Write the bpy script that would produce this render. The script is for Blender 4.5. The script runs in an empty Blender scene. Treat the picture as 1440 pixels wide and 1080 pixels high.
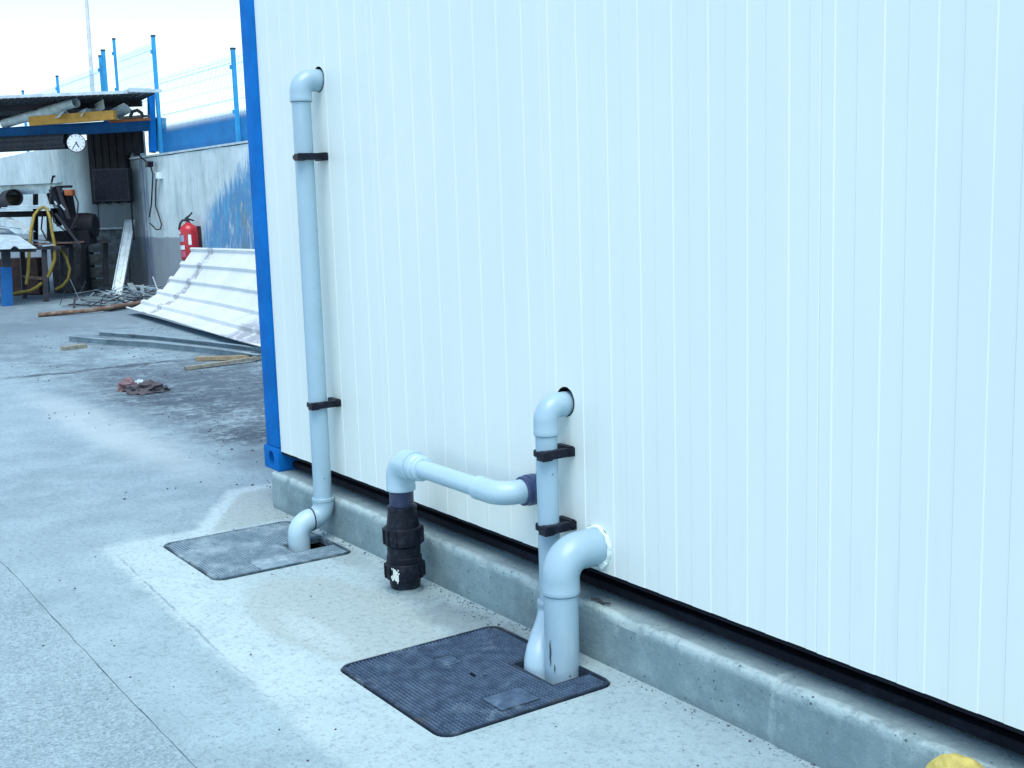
import bpy, bmesh, math, random
from mathutils import Vector, Matrix, noise as mnoise
random.seed(7)
R = math.radians
SC = bpy.context.scene
COL = SC.collection

# ------------------------------------------------------------------ camera, light, exposure
cam_data = bpy.data.cameras.new('camera')
cam = bpy.data.objects.new('camera', cam_data); COL.objects.link(cam)
cam_data.sensor_width = 36.0
cam_data.lens = 42.2594
cam_data.clip_start = 0.05
cam_data.clip_end = 2000
right = Vector((0.566384, 0.823591, -0.030109)); up = Vector((-0.108183, 0.110515, 0.987969)); fwd = Vector((-0.817010, 0.556312, -0.151693))
m3 = Matrix((right, up, -fwd)).transposed()
cam.matrix_world = Matrix.Translation(Vector((4.3252, -2.3070, 1.4679))) @ m3.to_4x4()
SC.camera = cam

world = bpy.data.worlds.new('World'); SC.world = world
world.use_nodes = True
wn = world.node_tree
SUN_EL, SUN_AZ = 68.0, 118.0         # azimuth measured clockwise from +Y
bg = wn.nodes['Background']
sky = wn.nodes.new('ShaderNodeTexSky')
sky.sky_type = 'NISHITA'
sky.sun_disc = False
sky.sun_elevation = R(SUN_EL)
sky.sun_rotation = R(SUN_AZ)
sky.air_density = 1.0
sky.dust_density = 0.6
sky.ozone_density = 0.35
wn.links.new(sky.outputs[0], bg.inputs[0])
bg.inputs[1].default_value = 0.145

sun_data = bpy.data.lights.new('sun', 'SUN')
sun_data.energy = 1.6
sun_data.angle = R(45)
sun_data.color = (1.0, 0.97, 0.9)
sun = bpy.data.objects.new('sun', sun_data); COL.objects.link(sun)
sd = Vector((math.sin(R(SUN_AZ)) * math.cos(R(SUN_EL)), math.cos(R(SUN_AZ)) * math.cos(R(SUN_EL)), math.sin(R(SUN_EL))))
sun.rotation_euler = sd.to_track_quat('Z', 'Y').to_euler()
sun.location = sd * 30

SC.view_settings.view_transform = 'Standard'
SC.view_settings.look = 'None'
SC.view_settings.gamma = 1
SC.view_settings.use_curve_mapping = False
SC.view_settings.exposure = 1.02

# ------------------------------------------------------------------ node helpers
class G:
    def __init__(s, name):
        s.mat = bpy.data.materials.new(name); s.mat.use_nodes = True
        s.nt = s.mat.node_tree; s.b = s.nt.nodes['Principled BSDF']
        s.geo = s.nt.nodes.new('ShaderNodeNewGeometry'); s.tc = s.nt.nodes.new('ShaderNodeTexCoord')
        s.pos = s.geo.outputs['Position']; s.objc = s.tc.outputs['Object']
    def put(s, sock, v):
        if isinstance(v, bpy.types.NodeSocket): s.nt.links.new(v, sock)
        elif v is not None:
            if isinstance(v, (tuple, list)) and len(v) == 3 and len(getattr(sock, 'default_value', (0,) * 3)) == 4: v = (*v, 1)
            sock.default_value = v
    def node(s, t, out=0, **kw):
        n = s.nt.nodes.new(t)
        for k, v in kw.items():
            if k.startswith('_'): setattr(n, k[1:], v)
        for k, v in kw.items():
            if not k.startswith('_'): s.put(n.inputs[int(k[1:])] if k[0] == 'i' and k[1:].isdigit() else n.inputs[k], v)
        return n.outputs[out]
    def m(s, op, a, b=None, c=None, clamp=False):
        n = s.nt.nodes.new('ShaderNodeMath'); n.operation = op; n.use_clamp = clamp
        s.put(n.inputs[0], a)
        if b is not None: s.put(n.inputs[1], b)
        if c is not None: s.put(n.inputs[2], c)
        return n.outputs[0]
    def noise(s, scale=5, detail=3, vec=None, rough=.5, dist=0, stretch=None):
        vec = vec if vec is not None else s.objc
        if stretch: vec = s.node('ShaderNodeMapping', Vector=vec, Scale=stretch)
        n = s.nt.nodes.new('ShaderNodeTexNoise'); s.put(n.inputs['Vector'], vec)
        n.inputs['Scale'].default_value = scale; n.inputs['Detail'].default_value = detail
        n.inputs['Roughness'].default_value = rough; n.inputs['Distortion'].default_value = dist
        return n.outputs[0]
    def voro(s, scale, vec=None, feature='F1', out=0, rnd=1.0):
        n = s.nt.nodes.new('ShaderNodeTexVoronoi'); n.feature = feature
        s.put(n.inputs['Vector'], vec if vec is not None else s.objc); n.inputs['Scale'].default_value = scale
        n.inputs['Randomness'].default_value = rnd
        return n.outputs[out]
    def step(s, v, lo, hi, a=0.0, b=1.0):
        n = s.nt.nodes.new('ShaderNodeMapRange'); n.interpolation_type = 'SMOOTHSTEP'
        s.put(n.inputs[0], v); n.inputs[1].default_value = lo; n.inputs[2].default_value = hi
        n.inputs[3].default_value = a; n.inputs[4].default_value = b
        return n.outputs[0]
    def mix(s, f, a, b, mode='MIX'):
        n = s.nt.nodes.new('ShaderNodeMix'); n.data_type = 'RGBA'; n.blend_type = mode
        s.put(n.inputs[0], f); s.put(n.inputs[6], a); s.put(n.inputs[7], b)
        return n.outputs[2]
    def xyz(s, vec=None):
        n = s.nt.nodes.new('ShaderNodeSeparateXYZ'); s.put(n.inputs[0], vec if vec is not None else s.pos)
        return n.outputs
    def out(s, col, rough=.6, metal=0, bump=None, bstr=.2, bdist=.01, spec=None):
        s.put(s.b.inputs['Base Color'], col); s.put(s.b.inputs['Roughness'], rough); s.put(s.b.inputs['Metallic'], metal)
        if spec is not None: s.put(s.b.inputs['Specular IOR Level'], spec)
        if bump is not None:
            n = s.nt.nodes.new('ShaderNodeBump'); n.inputs['Strength'].default_value = bstr; n.inputs['Distance'].default_value = bdist
            s.put(n.inputs['Height'], bump); s.nt.links.new(n.outputs[0], s.b.inputs['Normal'])
        return s.mat

def cool(c, k=1.0):
    """overall cool colour cast, put into the base colour of pale surfaces"""
    return (min(.85, c[0] * (1 - .03 * k)), min(.85, c[1] * (1 + .16 * k)), min(.85, c[2] * (1 + .22 * k)))

def worn(name, col, rough=.55, metal=0.0, var=.18, scale=6, dirt=None, dirt_amt=.5, dirt_scale=9, bump=.12, bscale=120, bdist=.002, spec=.5):
    """a plain surface with mottling, grime and a fine relief"""
    if max(col) - min(col) < .12: col = cool(col)
    if dirt and max(dirt) - min(dirt) < .12: dirt = cool(dirt)
    g = G(name)
    n = g.noise(scale, 5, rough=.6)
    dk = tuple(c * (1 - var) for c in col); lt = tuple(min(1, c * (1 + var)) for c in col)
    c = g.mix(g.step(n, .3, .7), dk, lt)
    if dirt:
        d = g.m('MULTIPLY', g.step(g.noise(dirt_scale, 6, rough=.7), .48, .72), dirt_amt)
        c = g.mix(d, c, dirt)
    fine = g.noise(bscale, 3)
    return g.out(c, g.step(g.noise(scale * 3, 3), .2, .8, max(0, rough - .1), min(1, rough + .1)), metal, fine, bump, bdist, spec)

# ------------------------------------------------------------------ materials
def mat_ground():
    g = G('yard_concrete'); x, y, z = g.xyz(); p = g.pos
    A, S_, M_ = (lambda a, b: g.m('ADD', a, b)), (lambda a, b: g.m('SUBTRACT', a, b)), (lambda a, b: g.m('MULTIPLY', a, b))
    big = g.noise(.55, 5, p, .6); mid = g.noise(3.2, 6, p, .65); fine = g.noise(95, 5, p, .75); grit = g.noise(230, 2, p, .6)
    mf = g.noise(34, 6, p, .8); mf2 = g.noise(60, 4, p, .75); dn = g.noise(.9, 6, p, .7, stretch=(.6, 1.2, 1)); dn2 = g.noise(7, 7, p, .78); dn3 = A(M_(g.noise(16, 7, p, .8), .45), M_(g.noise(3.6, 9, p, .8, stretch=(1.5, .8, 1)), .55))
    w = A(M_(S_(g.noise(2.3, 5, p, .7), .5), .5), M_(S_(g.noise(9, 5, p, .75), .5), .3)); ws = M_(S_(g.noise(13, 6, p, .78), .5), .3)
    # old slab
    c = g.mix(g.step(big, .35, .65), (0.225, 0.326, 0.352), (0.285, 0.404, 0.433))
    c = g.mix(M_(g.step(mid, .42, .68), .5), c, (0.345, 0.481, 0.510))
    c = g.mix(M_(g.step(mid, .5, .28), .35), c, (0.190, 0.279, 0.311))
    outer = g.step(y, -1.31, -1.36)
    ag = g.voro(135, p); agc = g.voro(135, p, out=1)
    c = g.mix(M_(A(M_(outer, .32), .3), g.step(fine, .44, .66)), c, (0.110, 0.175, 0.211))
    c = g.mix(M_(M_(outer, .55), g.step(agc, .55, .85)), c, (0.360, 0.486, 0.515))
    c = g.mix(M_(M_(outer, .45), g.step(agc, .3, .1)), c, (0.114, 0.184, 0.226))
    c = g.mix(M_(g.step(grit, .55, .7), .3), c, (0.440, 0.590, 0.612))
    # trowelled cement strip: straight along the old slab edge, its left border climbing to the plinth end
    yb = A(A(y, M_(x, .035)), M_(ws, .35))
    edge = M_(g.step(yb, -.995, -.945), 1.0)
    n = g.nt.nodes.new('ShaderNodeMapRange'); g.put(n.inputs[0], y)
    for i_, v_ in enumerate((-.5, -.08, -.98, -1.62)): n.inputs[i_ + 1].default_value = v_
    left = g.step(A(S_(x, n.outputs[0]), M_(A(w, ws), .35)), -.05, .06)
    far = g.step(A(x, M_(w, 1.6)), 2.3, .7)
    strip = M_(M_(edge, left), A(M_(far, .7), .3))
    c = g.mix(M_(strip, g.step(mid, .25, .6, .6, .95)), c, (0.345, 0.466, 0.479))
    rim = M_(M_(g.step(yb, -.99, -.93), g.step(A(yb, M_(w, .6)), -.5, -.78)), M_(left, far))
    c = g.mix(M_(rim, g.step(g.noise(4, 6, p, .75), .34, .56, .2, .85)), c, (0.415, 0.543, 0.551))
    rim2 = M_(M_(g.step(y, -.62, -.5), left), g.step(A(S_(x, n.outputs[0]), w), .42, .12))
    c = g.mix(M_(rim2, .8), c, (0.415, 0.543, 0.551))
    def blob(cx, cy, rx, ry, soft, col, amt, c, wk=1.6):
        dx = g.m('DIVIDE', S_(x, cx), rx); dy = g.m('DIVIDE', S_(y, cy), ry)
        d = A(g.m('SQRT', A(M_(dx, dx), M_(dy, dy))), M_(A(w, ws), wk))
        return g.mix(M_(g.step(d, 1 + soft, 1 - soft), amt), c, col)
    # two smooth beige mortar patches
    c = blob(.52, -.5, .56, .27, .12, (0.310, 0.393, 0.383), .75, c, 1.0)
    c = blob(.62, -.64, .24, .06, .5, (0.400, 0.517, 0.515), .6, c)
    p1 = M_(g.step(A(A(y, M_(x, .617)), M_(ws, .2)), -1.02, -.98), M_(g.step(A(x, M_(ws, .3)), -1.56, -1.5), g.step(A(x, M_(ws, .3)), -.86, -.92)))
    c = g.mix(M_(p1, .85), c, (0.300, 0.383, 0.372))
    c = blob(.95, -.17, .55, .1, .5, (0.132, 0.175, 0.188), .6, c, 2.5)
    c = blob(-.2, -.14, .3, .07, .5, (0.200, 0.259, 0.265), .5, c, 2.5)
    # faint hairline where the strip meets the old slab
    hl = M_(g.step(g.m('ABSOLUTE', A(A(y, M_(x, .05)), A(M_(ws, .12), .945))), .007, .002), M_(g.step(x, -.95, -.6), g.step(x, 1.4, .4)))
    c = g.mix(M_(hl, M_(g.step(dn2, .42, .55), .6)), c, (0.123, 0.175, 0.207))
    # fine mottling, pits and specks
    c = g.mix(M_(g.step(mf, .5, .66), .46), c, (0.106, 0.156, 0.188))
    c = g.mix(M_(g.step(mf, .46, .3), .32), c, (0.440, 0.590, 0.612))
    c = g.mix(M_(g.step(mf2, .54, .7), .5), c, (0.097, 0.143, 0.169))
    # dirt and oil further back, with a paler swept track between
    c = blob(-5.7, 1.35, 1.7, .95, .5, (0.066, 0.099, 0.122), M_(.9, g.step(dn3, .40, .54, .25, 1)), c, 2.2)
    c = blob(-4.1, 1.0, 1.0, .55, .5, (0.062, 0.092, 0.115), M_(.9, g.step(dn3, .43, .55, .15, 1)), c, 2.4)
    c = blob(-5.0, .68, .6, .3, .5, (0.057, 0.087, 0.108), M_(.9, g.step(dn3, .41, .54, .2, 1)), c, 2.4)
    c = blob(-3.05, .62, .34, .24, .5, (0.031, 0.046, 0.061), M_(.95, g.step(dn3, .42, .52)), c, 2.2)
    c = blob(-2.2, .5, .5, .3, .6, (0.088, 0.129, 0.155), .6, c, 2.2)
    c = blob(-4.0, -.05, 1.7, .2, .6, (0.420, 0.517, 0.520), .55, c, 1.6)
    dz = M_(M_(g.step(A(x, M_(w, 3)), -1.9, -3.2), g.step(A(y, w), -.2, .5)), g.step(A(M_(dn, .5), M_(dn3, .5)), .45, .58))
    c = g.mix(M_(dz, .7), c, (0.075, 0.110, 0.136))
    ln = g.step(g.m('ABSOLUTE', A(A(x, 7.2), M_(w, 1.3))), .13, .02)
    c = g.mix(M_(M_(M_(ln, g.step(y, -.3, .3)), g.step(dn2, .35, .5)), .85), c, (0.044, 0.064, 0.080))
    c = g.mix(M_(g.step(x, -7.5, -12.5), g.step(g.noise(.5, 4, p), .35, .6, .45, .85)), c, (0.132, 0.189, 0.221))
    v = g.voro(26, p); vs = M_(g.step(v, .12, .06), g.step(g.voro(26, p, out=1), .55, .7))
    c = g.mix(M_(vs, .7), c, (0.070, 0.101, 0.122))
    v2 = g.voro(62, p); vs2 = M_(g.step(v2, .2, .1), g.step(g.voro(62, p, out=1), .62, .75))
    c = g.mix(M_(vs2, .6), c, (0.088, 0.129, 0.155))
    h = A(M_(fine, .5), A(M_(g.step(ag, 0, .5), A(M_(outer, .7), .1)), M_(grit, .25)))
    h = S_(A(h, M_(mf, .5)), M_(vs, .4))
    return g.out(c, .88, 0, h, .6, .005, .25)

def mat_plinth():
    g = G('rough_cast_concrete'); x, y, z = g.xyz(); p = g.pos
    n = g.noise(2.2, 6, p, .65); n2 = g.noise(11, 7, p, .75, stretch=(1, 1, .5)); f = g.noise(120, 4, p, .75); m2 = g.noise(38, 6, p, .8)
    c = g.mix(g.step(n, .35, .65), (0.179, 0.268, 0.284), (0.252, 0.358, 0.373))
    c = g.mix(g.m('MULTIPLY', g.step(n2, .48, .68), .5), c, (0.330, 0.449, 0.457))
    c = g.mix(g.m('MULTIPLY', g.step(g.noise(3, 6, p, .75, stretch=(1, 1, 3)), .5, .68), .5), c, (0.131, 0.198, 0.215))
    c = g.mix(g.m('MULTIPLY', g.step(m2, .52, .7), .4), c, (0.116, 0.177, 0.194))
    c = g.mix(g.m('MULTIPLY', g.step(m2, .44, .3), .35), c, (0.407, 0.546, 0.546))
    c = g.mix(g.m('MULTIPLY', g.step(f, .56, .72), .4), c, (0.097, 0.150, 0.168))
    arris = g.m('MULTIPLY', g.step(z, .14, .172), g.m('MULTIPLY', g.step(y, -.005, -.022), g.step(g.noise(14, 6, p, .75), .36, .56)))
    c = g.mix(g.m('MULTIPLY', arris, .75), c, (0.427, 0.567, 0.567))
    seam = g.step(g.m('ABSOLUTE', g.m('ADD', g.m('SUBTRACT', x, 2.185), g.m('MULTIPLY', g.m('SUBTRACT', n2, .5), .05))), .022, .004)
    c = g.mix(g.m('MULTIPLY', seam, g.step(m2, .35, .6, .05, .5)), c, (0.407, 0.546, 0.546))
    foot = g.m('MULTIPLY', g.step(z, .04, .0), g.step(n2, .3, .6))
    c = g.mix(g.m('MULTIPLY', foot, .5), c, (0.116, 0.171, 0.189))
    v = g.voro(34, p); vs = g.m('MULTIPLY', g.step(v, .15, .08), g.step(g.voro(34, p, out=1), .5, .68))
    c = g.mix(g.m('MULTIPLY', vs, .8), c, (0.058, 0.091, 0.105))
    h = g.m('SUBTRACT', g.m('ADD', g.m('ADD', g.m('MULTIPLY', n2, .8), g.m('MULTIPLY', f, .35)), g.m('MULTIPLY', m2, .6)), g.m('MULTIPLY', vs, .6))
    return g.out(c, .9, 0, h, .75, .008, .25)

def mat_panel():
    g = G('white_coated_steel'); p = g.pos
    n = g.noise(1.4, 4, p, .6, stretch=(1, 1, .3)); f = g.noise(160, 2, p)
    c = g.mix(g.step(n, .3, .7), (.70, .795, .75), (.74, .83, .78))
    st = g.noise(5, 6, p, .7, stretch=(6, 1, .25))
    x, y, z = g.xyz()
    c = g.mix(g.m('MULTIPLY', g.m('MULTIPLY', g.step(st, .52, .72), g.step(z, 1.0, .3)), .16), c, (0.478, 0.554, 0.530))
    v = g.voro(7, p); vs = g.m('MULTIPLY', g.step(v, .022, .012), g.step(g.voro(7, p, out=1), .72, .8))
    c = g.mix(g.m('MULTIPLY', vs, .55), c, (0.276, 0.324, 0.326))
    return g.out(c, g.step(g.noise(9, 4, p), .3, .7, .36, .5), 0, g.m('ADD', g.m('MULTIPLY', f, .2), g.noise(2.5, 2, p)), .06, .004, .4)

def mat_pvc(name='grey_pvc', col=(.315, .475, .555)):
    g = G(name)
    n = g.noise(4, 5, None, .6); st = g.noise(9, 5, None, .7, stretch=(3, 3, .35))
    c = g.mix(g.step(n, .3, .7), tuple(v * .94 for v in col), tuple(v * 1.05 for v in col))
    c = g.mix(g.m('MULTIPLY', g.step(st, .58, .75), .22), c, (.55, .66, .68))
    v = g.voro(24); vs = g.m('MULTIPLY', g.step(v, .11, .05), g.step(g.voro(24, out=1), .74, .82))
    c = g.mix(g.m('MULTIPLY', vs, .75), c, (.08, .09, .1))
    return g.out(c, g.step(g.noise(14, 3), .3, .7, .28, .42), 0, g.noise(90, 2), .03, .002, .5)

def mat_cover(name='cast_iron_cover', a=(.009, .019, .036), b=(.022, .042, .072), k=.75):
    g = G(name); p = g.pos
    n = g.noise(5, 6, p, .7); n2 = g.noise(22, 5, p, .7)
    c = g.mix(g.step(n2, .3, .7), a, b)
    d = g.m('MULTIPLY', g.m('MULTIPLY', g.step(n, .54, .72), g.step(n2, .35, .6, .3, .9)), k)
    c = g.mix(d, c, (0.260, 0.358, 0.416))
    c = g.mix(g.m('MULTIPLY', g.step(g.noise(3.3, 4, p), .6, .7), .5), c, (0.110, 0.101, 0.088))
    return g.out(c, .6, .05, g.noise(180, 3, p), .25, .002, .4)

def mat_cover_dusty(name='dusty_cast_iron', a=(.03, .058, .08), b=(.075, .125, .155)):
    g = G(name); p = g.pos
    n = g.noise(4.5, 6, p, .7); n2 = g.noise(26, 5, p, .7)
    c = g.mix(g.step(n2, .3, .7), a, b)
    d = g.m('MULTIPLY', g.step(n, .42, .66), g.step(n2, .3, .6, .5, 1))
    c = g.mix(g.m('MULTIPLY', d, .8), c, (0.360, 0.474, 0.507))
    return g.out(c, .75, .1, g.noise(180, 3, p), .25, .002, .3)

def mat_blue(name='blue_paint', col=(.005, .15, .47)):
    g = G(name)
    n = g.noise(3, 5, None, .65); s = g.noise(26, 6, None, .75)
    c = g.mix(g.step(n, .3, .7), tuple(v * .82 for v in col), tuple(v * 1.15 for v in col))
    c = g.mix(g.m('MULTIPLY', g.step(s, .66, .72), .75), c, (.16, .2, .26))
    c = g.mix(g.m('MULTIPLY', g.step(g.noise(31, 5, None, .75), .69, .73), .8), c, (.09, .05, .035))
    return g.out(c, .7, 0, g.noise(40, 3), .08, .003, .06)

def mat_retaining():
    g = G('stained_retaining_wall'); x, y, z = g.xyz(); p = g.pos
    n = g.noise(1.2, 6, p, .65); drip = g.noise(3.2, 6, p, .7, stretch=(1.6, 1, .3))
    c = g.mix(g.step(n, .3, .7), (0.491, 0.617, 0.624), (0.683, 0.820, 0.820))
    c = g.mix(g.m('MULTIPLY', g.step(drip, .48, .7), .34), c, (0.231, 0.294, 0.294))
    c = g.mix(g.m('MULTIPLY', g.step(g.noise(4.4, 6, p, .7, stretch=(3, 1, .2)), .57, .68), .5), c, (0.210, 0.275, 0.218))
    # darker rendered dado on the left half
    wob = g.m('MULTIPLY', g.m('SUBTRACT', g.noise(3, 4, p), .5), .3)
    dado = g.m('MULTIPLY', g.step(g.m('ADD', z, g.m('MULTIPLY', wob, .3)), 1.02, .98), g.step(x, -15.2, -15.5))
    c = g.mix(g.m('MULTIPLY', dado, .8), c, (.20, .24, .275))
    # loose blue brush strokes with a yellow smear, wiped on by painters
    br = g.noise(2.6, 7, p, .75, stretch=(2.6, 1, .5)); br2 = g.noise(2.6, 8, p, .8, stretch=(1.7, 1, .6))
    lim = g.m('ADD', g.m('ADD', x, g.m('MULTIPLY', z, -.55)), g.m('MULTIPLY', br, 2.4))
    blue = g.m('MULTIPLY', g.step(lim, -14.3, -13.5), g.m('MULTIPLY', g.step(g.m('ADD', g.m('SUBTRACT', z, g.m('MULTIPLY', g.m('ADD', x, 14.2), .42)), g.m('MULTIPLY', br, 1.3)), 2.25, 1.9), g.step(br2, .3, .5)))
    c = g.mix(g.m('MULTIPLY', blue, .88), c, g.mix(g.step(br2, .4, .7), (.015, .17, .42), (.1, .42, .62)))
    yl = g.m('MULTIPLY', g.step(g.m('ABSOLUTE', g.m('ADD', x, 12.85)), .35, .1), g.m('MULTIPLY', g.step(br, .5, .6), g.step(z, 1.75, 1.5)))
    c = g.mix(g.m('MULTIPLY', yl, .7), c, (.32, .26, .08))
    lp = g.m('MULTIPLY', g.step(g.m('ABSOLUTE', g.m('ADD', x, 17.35)), .42, .1), g.step(g.noise(3, 6, p, .7, stretch=(3, 1, .25)), .42, .56))
    c = g.mix(g.m('MULTIPLY', lp, .7), c, (.06, .1, .25))
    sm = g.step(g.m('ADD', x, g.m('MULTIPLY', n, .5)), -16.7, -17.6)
    roof_shade = g.m('MULTIPLY', sm, g.step(x, -21.8, -20.4))  # shade around the rack, painted into the wall colour
    c = g.mix(g.m('MULTIPLY', roof_shade, .85), c, (0.074, 0.094, 0.109))
    return g.out(c, .92, 0, g.m('ADD', drip, g.noise(60, 3, p)), .25, .006, .2)

def mat_sheet():
    g = G('white_roof_sheet'); x, y, z = g.xyz()
    ox, oy, oz = g.xyz(g.objc)
    n = g.noise(1.5, 5, None, .6)
    c = g.mix(g.step(n, .3, .7), (.53, .60, .61), (.64, .71, .715))
    # row of scuffed dirt dashes where a batten lay across the ribs
    dd = g.m('ABSOLUTE', g.m('SUBTRACT', ox, g.m('ADD', .95, g.m('MULTIPLY', g.noise(2, 3), .25))))
    da = g.m('MULTIPLY', g.step(dd, .17, .08), g.step(g.noise(7, 5, None, .75, stretch=(1, 2.2, 2.2)), .40, .52))
    db = g.m('MULTIPLY', g.step(g.m('ABSOLUTE', g.m('SUBTRACT', g.m('SUBTRACT', ox, 4.6), g.m('ADD', g.m('MULTIPLY', oz, 1.1), g.m('MULTIPLY', g.noise(3, 4), .9)))), .75, .3), g.step(g.noise(5, 5, None, .75), .34, .5))
    c = g.mix(g.m('MULTIPLY', db, .75), c, (.22, .25, .27))
    c = g.mix(g.m('MULTIPLY', da, .75), c, (0.200, 0.231, 0.253))
    c = g.mix(g.m('MULTIPLY', g.step(g.noise(6, 6, None, .75), .6, .72), .35), c, (0.400, 0.451, 0.451))
    return g.out(c, .5, 0, g.noise(30, 3), .08, .004, .4)

M = {}
M['ground'] = mat_ground(); M['plinth'] = mat_plinth(); M['panel'] = mat_panel(); M['pvc'] = mat_pvc()
M['pvc_light'] = mat_pvc('pale_grey_pvc', (.375, .55, .62))
M['cover'] = mat_cover(); M['cover_dusty'] = mat_cover_dusty(); M['blue'] = mat_blue()
M['stud'] = mat_cover('worn_stud_tops', (.03, .06, .105), (.075, .13, .2), .5); M['stud_dusty'] = mat_cover_dusty('dusty_stud_tops', (.14, .225, .275), (.21, .31, .36))
M['fence_blue'] = mat_blue('blue_fence_paint', (.05, .36, .66)); M['wall'] = mat_retaining(); M['sheet'] = mat_sheet()
M['black_plastic'] = worn('black_plastic', (.006, .007, .013), .45, dirt=(.08, .09, .12), dirt_amt=.25, dirt_scale=30, spec=.2)
M['slate_pvc'] = worn('slate_grey_pvc', (.03, .045, .105), .4, dirt=(.2, .2, .22), dirt_amt=.25)
M['navy_pipe'] = worn('dark_polyethylene', (.018, .024, .06), .35, dirt=(.15, .15, .17), dirt_amt=.2)
M['black_steel'] = worn('black_painted_steel', (.006, .006, .009), .7, dirt=(.022, .024, .03), dirt_amt=.5, spec=.2)
M['rail'] = worn('matt_black_rail', (.006, .0065, .011), .85, dirt=(.02, .024, .034), dirt_amt=.6, spec=.15)
M['seam'] = worn('dark_joint_ring', (.16, .25, .3), .6)  # darker ring at the pipe joints
M['scuff'] = worn('dark_scuff', (.04, .055, .07), .8)
M['dark'] = worn('dark_cavity', (.004, .004, .005), .95, spec=.1)
M['pit'] = worn('dark_pit_lining', (.02, .014, .012), .95, spec=.1)  # even near-black brown for the pits
M['foam'] = worn('white_sealing_foam', (.72, .72, .68), .85, dirt=(.45, .43, .38), dirt_amt=.4, dirt_scale=40, bump=.5, bscale=90)
M['yellow_foam'] = worn('yellow_foam', (.5, .43, .12), .9, var=.25, scale=20, dirt=(.35, .3, .05), dirt_amt=.5, dirt_scale=30, bump=.8, bscale=140, bdist=.004)
M['paper'] = worn('torn_paper', (.6, .58, .5), .9)
M['timber'] = worn('yellow_timber', (.52, .28, .045), .75, var=.25, scale=9, dirt=(.2, .11, .04), dirt_amt=.6)
M['tan_timber'] = worn('tan_timber', (.3, .24, .14), .8, var=.3, scale=10, dirt=(.14, .1, .06), dirt_amt=.6)
M['grey_timber'] = worn('weathered_timber', (.25, .21, .16), .85, var=.3, scale=12, dirt=(.1, .09, .08), dirt_amt=.6)
M['dark_timber'] = worn('dark_boards', (.045, .045, .05), .9, var=.4, dirt=(.02, .02, .022), dirt_amt=.7)
M['shade_boards'] = worn('roof_shade_boards', (.012, .011, .015), .9, var=.4, dirt=(.03, .028, .03), dirt_amt=.5, spec=.15)  # near-black colour standing for the rack roof's shade
M['board'] = worn('greyed_boards', (.12, .13, .125), .9, var=.35, dirt=(.05, .055, .06), dirt_amt=.7)
M['galv'] = worn('galvanised_steel', (.42, .45, .46), .42, .55, dirt=(.2, .2, .2), dirt_amt=.4)
M['channel'] = worn('dull_channel_steel', (.25, .29, .31), .6, .15, var=.25, scale=2, dirt=(.06, .065, .07), dirt_amt=.75, dirt_scale=2.5)
M['alu'] = worn('pale_aluminium', (.5, .53, .54), .45, .35, dirt=(.2, .21, .22), dirt_amt=.4)
M['alu_bright'] = worn('bright_folded_sheet', (.66, .69, .7), .5, dirt=(.3, .3, .32), dirt_amt=.4)
M['dark_metal'] = worn('dark_scrap_steel', (.02, .022, .03), .7, .1, dirt=(.1, .06, .04), dirt_amt=.5)
M['rust'] = worn('rusty_pipe', (.14, .07, .045), .85, var=.35, scale=7, dirt=(.3, .26, .2), dirt_amt=.7)
M['brown'] = worn('brown_box', (.06, .03, .026), .85, var=.3, dirt=(.05, .04, .04), dirt_amt=.6)
M['hose'] = worn('yellow_hose', (.22, .17, .015), .5, dirt=(.12, .1, .03), dirt_amt=.5)
M['red'] = worn('red_enamel', (.42, .012, .02), .3, var=.1, spec=.6)
M['black_rubber'] = worn('black_rubber', (.012, .012, .014), .6)
M['white'] = worn('white_label', (.7, .7, .7), .6)
M['label_grey'] = worn('grey_label', (.28, .27, .33), .6)
M['label_pink'] = worn('pink_label', (.45, .1, .16), .6)
M['dial'] = worn('clock_dial', (.8, .82, .8), .5, var=.05)
M['mast'] = worn('pale_mast', (.55, .5, .49), .6)
M['tarp'] = tarp = worn('blue_sheeting', (.02, .19, .45), .7, var=.1, scale=3, spec=.2, dirt=(.05, .27, .55), dirt_amt=.5)
# the sheeting is an open weave that frays out towards its top edge
tn = tarp.node_tree; tg = tn.nodes.new('ShaderNodeNewGeometry'); tx = tn.nodes.new('ShaderNodeSeparateXYZ'); tr_ = tn.nodes.new('ShaderNodeMapRange')
tn.links.new(tg.outputs['Position'], tx.inputs[0]); tn.links.new(tx.outputs[2], tr_.inputs[0])
tr_.inputs[1].default_value = 2.76; tr_.inputs[2].default_value = 2.93; tr_.inputs[3].default_value = 1.0; tr_.inputs[4].default_value = .03
tn.links.new(tr_.outputs[0], tn.nodes['Principled BSDF'].inputs['Alpha'])
M['roof'] = worn('dark_roof_sheet', (.05, .05, .055), .8, .2, var=.35, dirt=(.06, .035, .03), dirt_amt=.7)
M['roof_edge'] = worn('pale_roof_edge', (.5, .53, .54), .6)
M['clear'] = worn('grey_translucent_sheet', (.42, .46, .48), .4, var=.15, dirt=(.25, .27, .28), dirt_amt=.5)
M['mesh_wire'] = worn('pale_green_wire', (.3, .66, .76), .6, spec=.1)
M['rag'] = worn('dirty_rag', (.08, .06, .065), .95, var=.4, scale=18, dirt=(.05, .05, .06), dirt_amt=.8, dirt_scale=16, bump=.6, bscale=60, bdist=.01)
M['rag_pink'] = worn('pinkish_rag', (.2, .11, .11), .95, var=.3, scale=18, dirt=(.12, .07, .08), dirt_amt=.7, dirt_scale=16, bump=.6, bscale=60, bdist=.01)
M['rag_white'] = worn('pale_rag', (.5, .52, .54), .95, var=.2, scale=18, dirt=(.2, .2, .22), dirt_amt=.6, dirt_scale=16)
M['stone'] = worn('dark_grit', (.05, .055, .065), .95, var=.4, scale=20)
M['blue_dark'] = mat_blue('deep_blue_steel', (.02, .12, .32))
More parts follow.
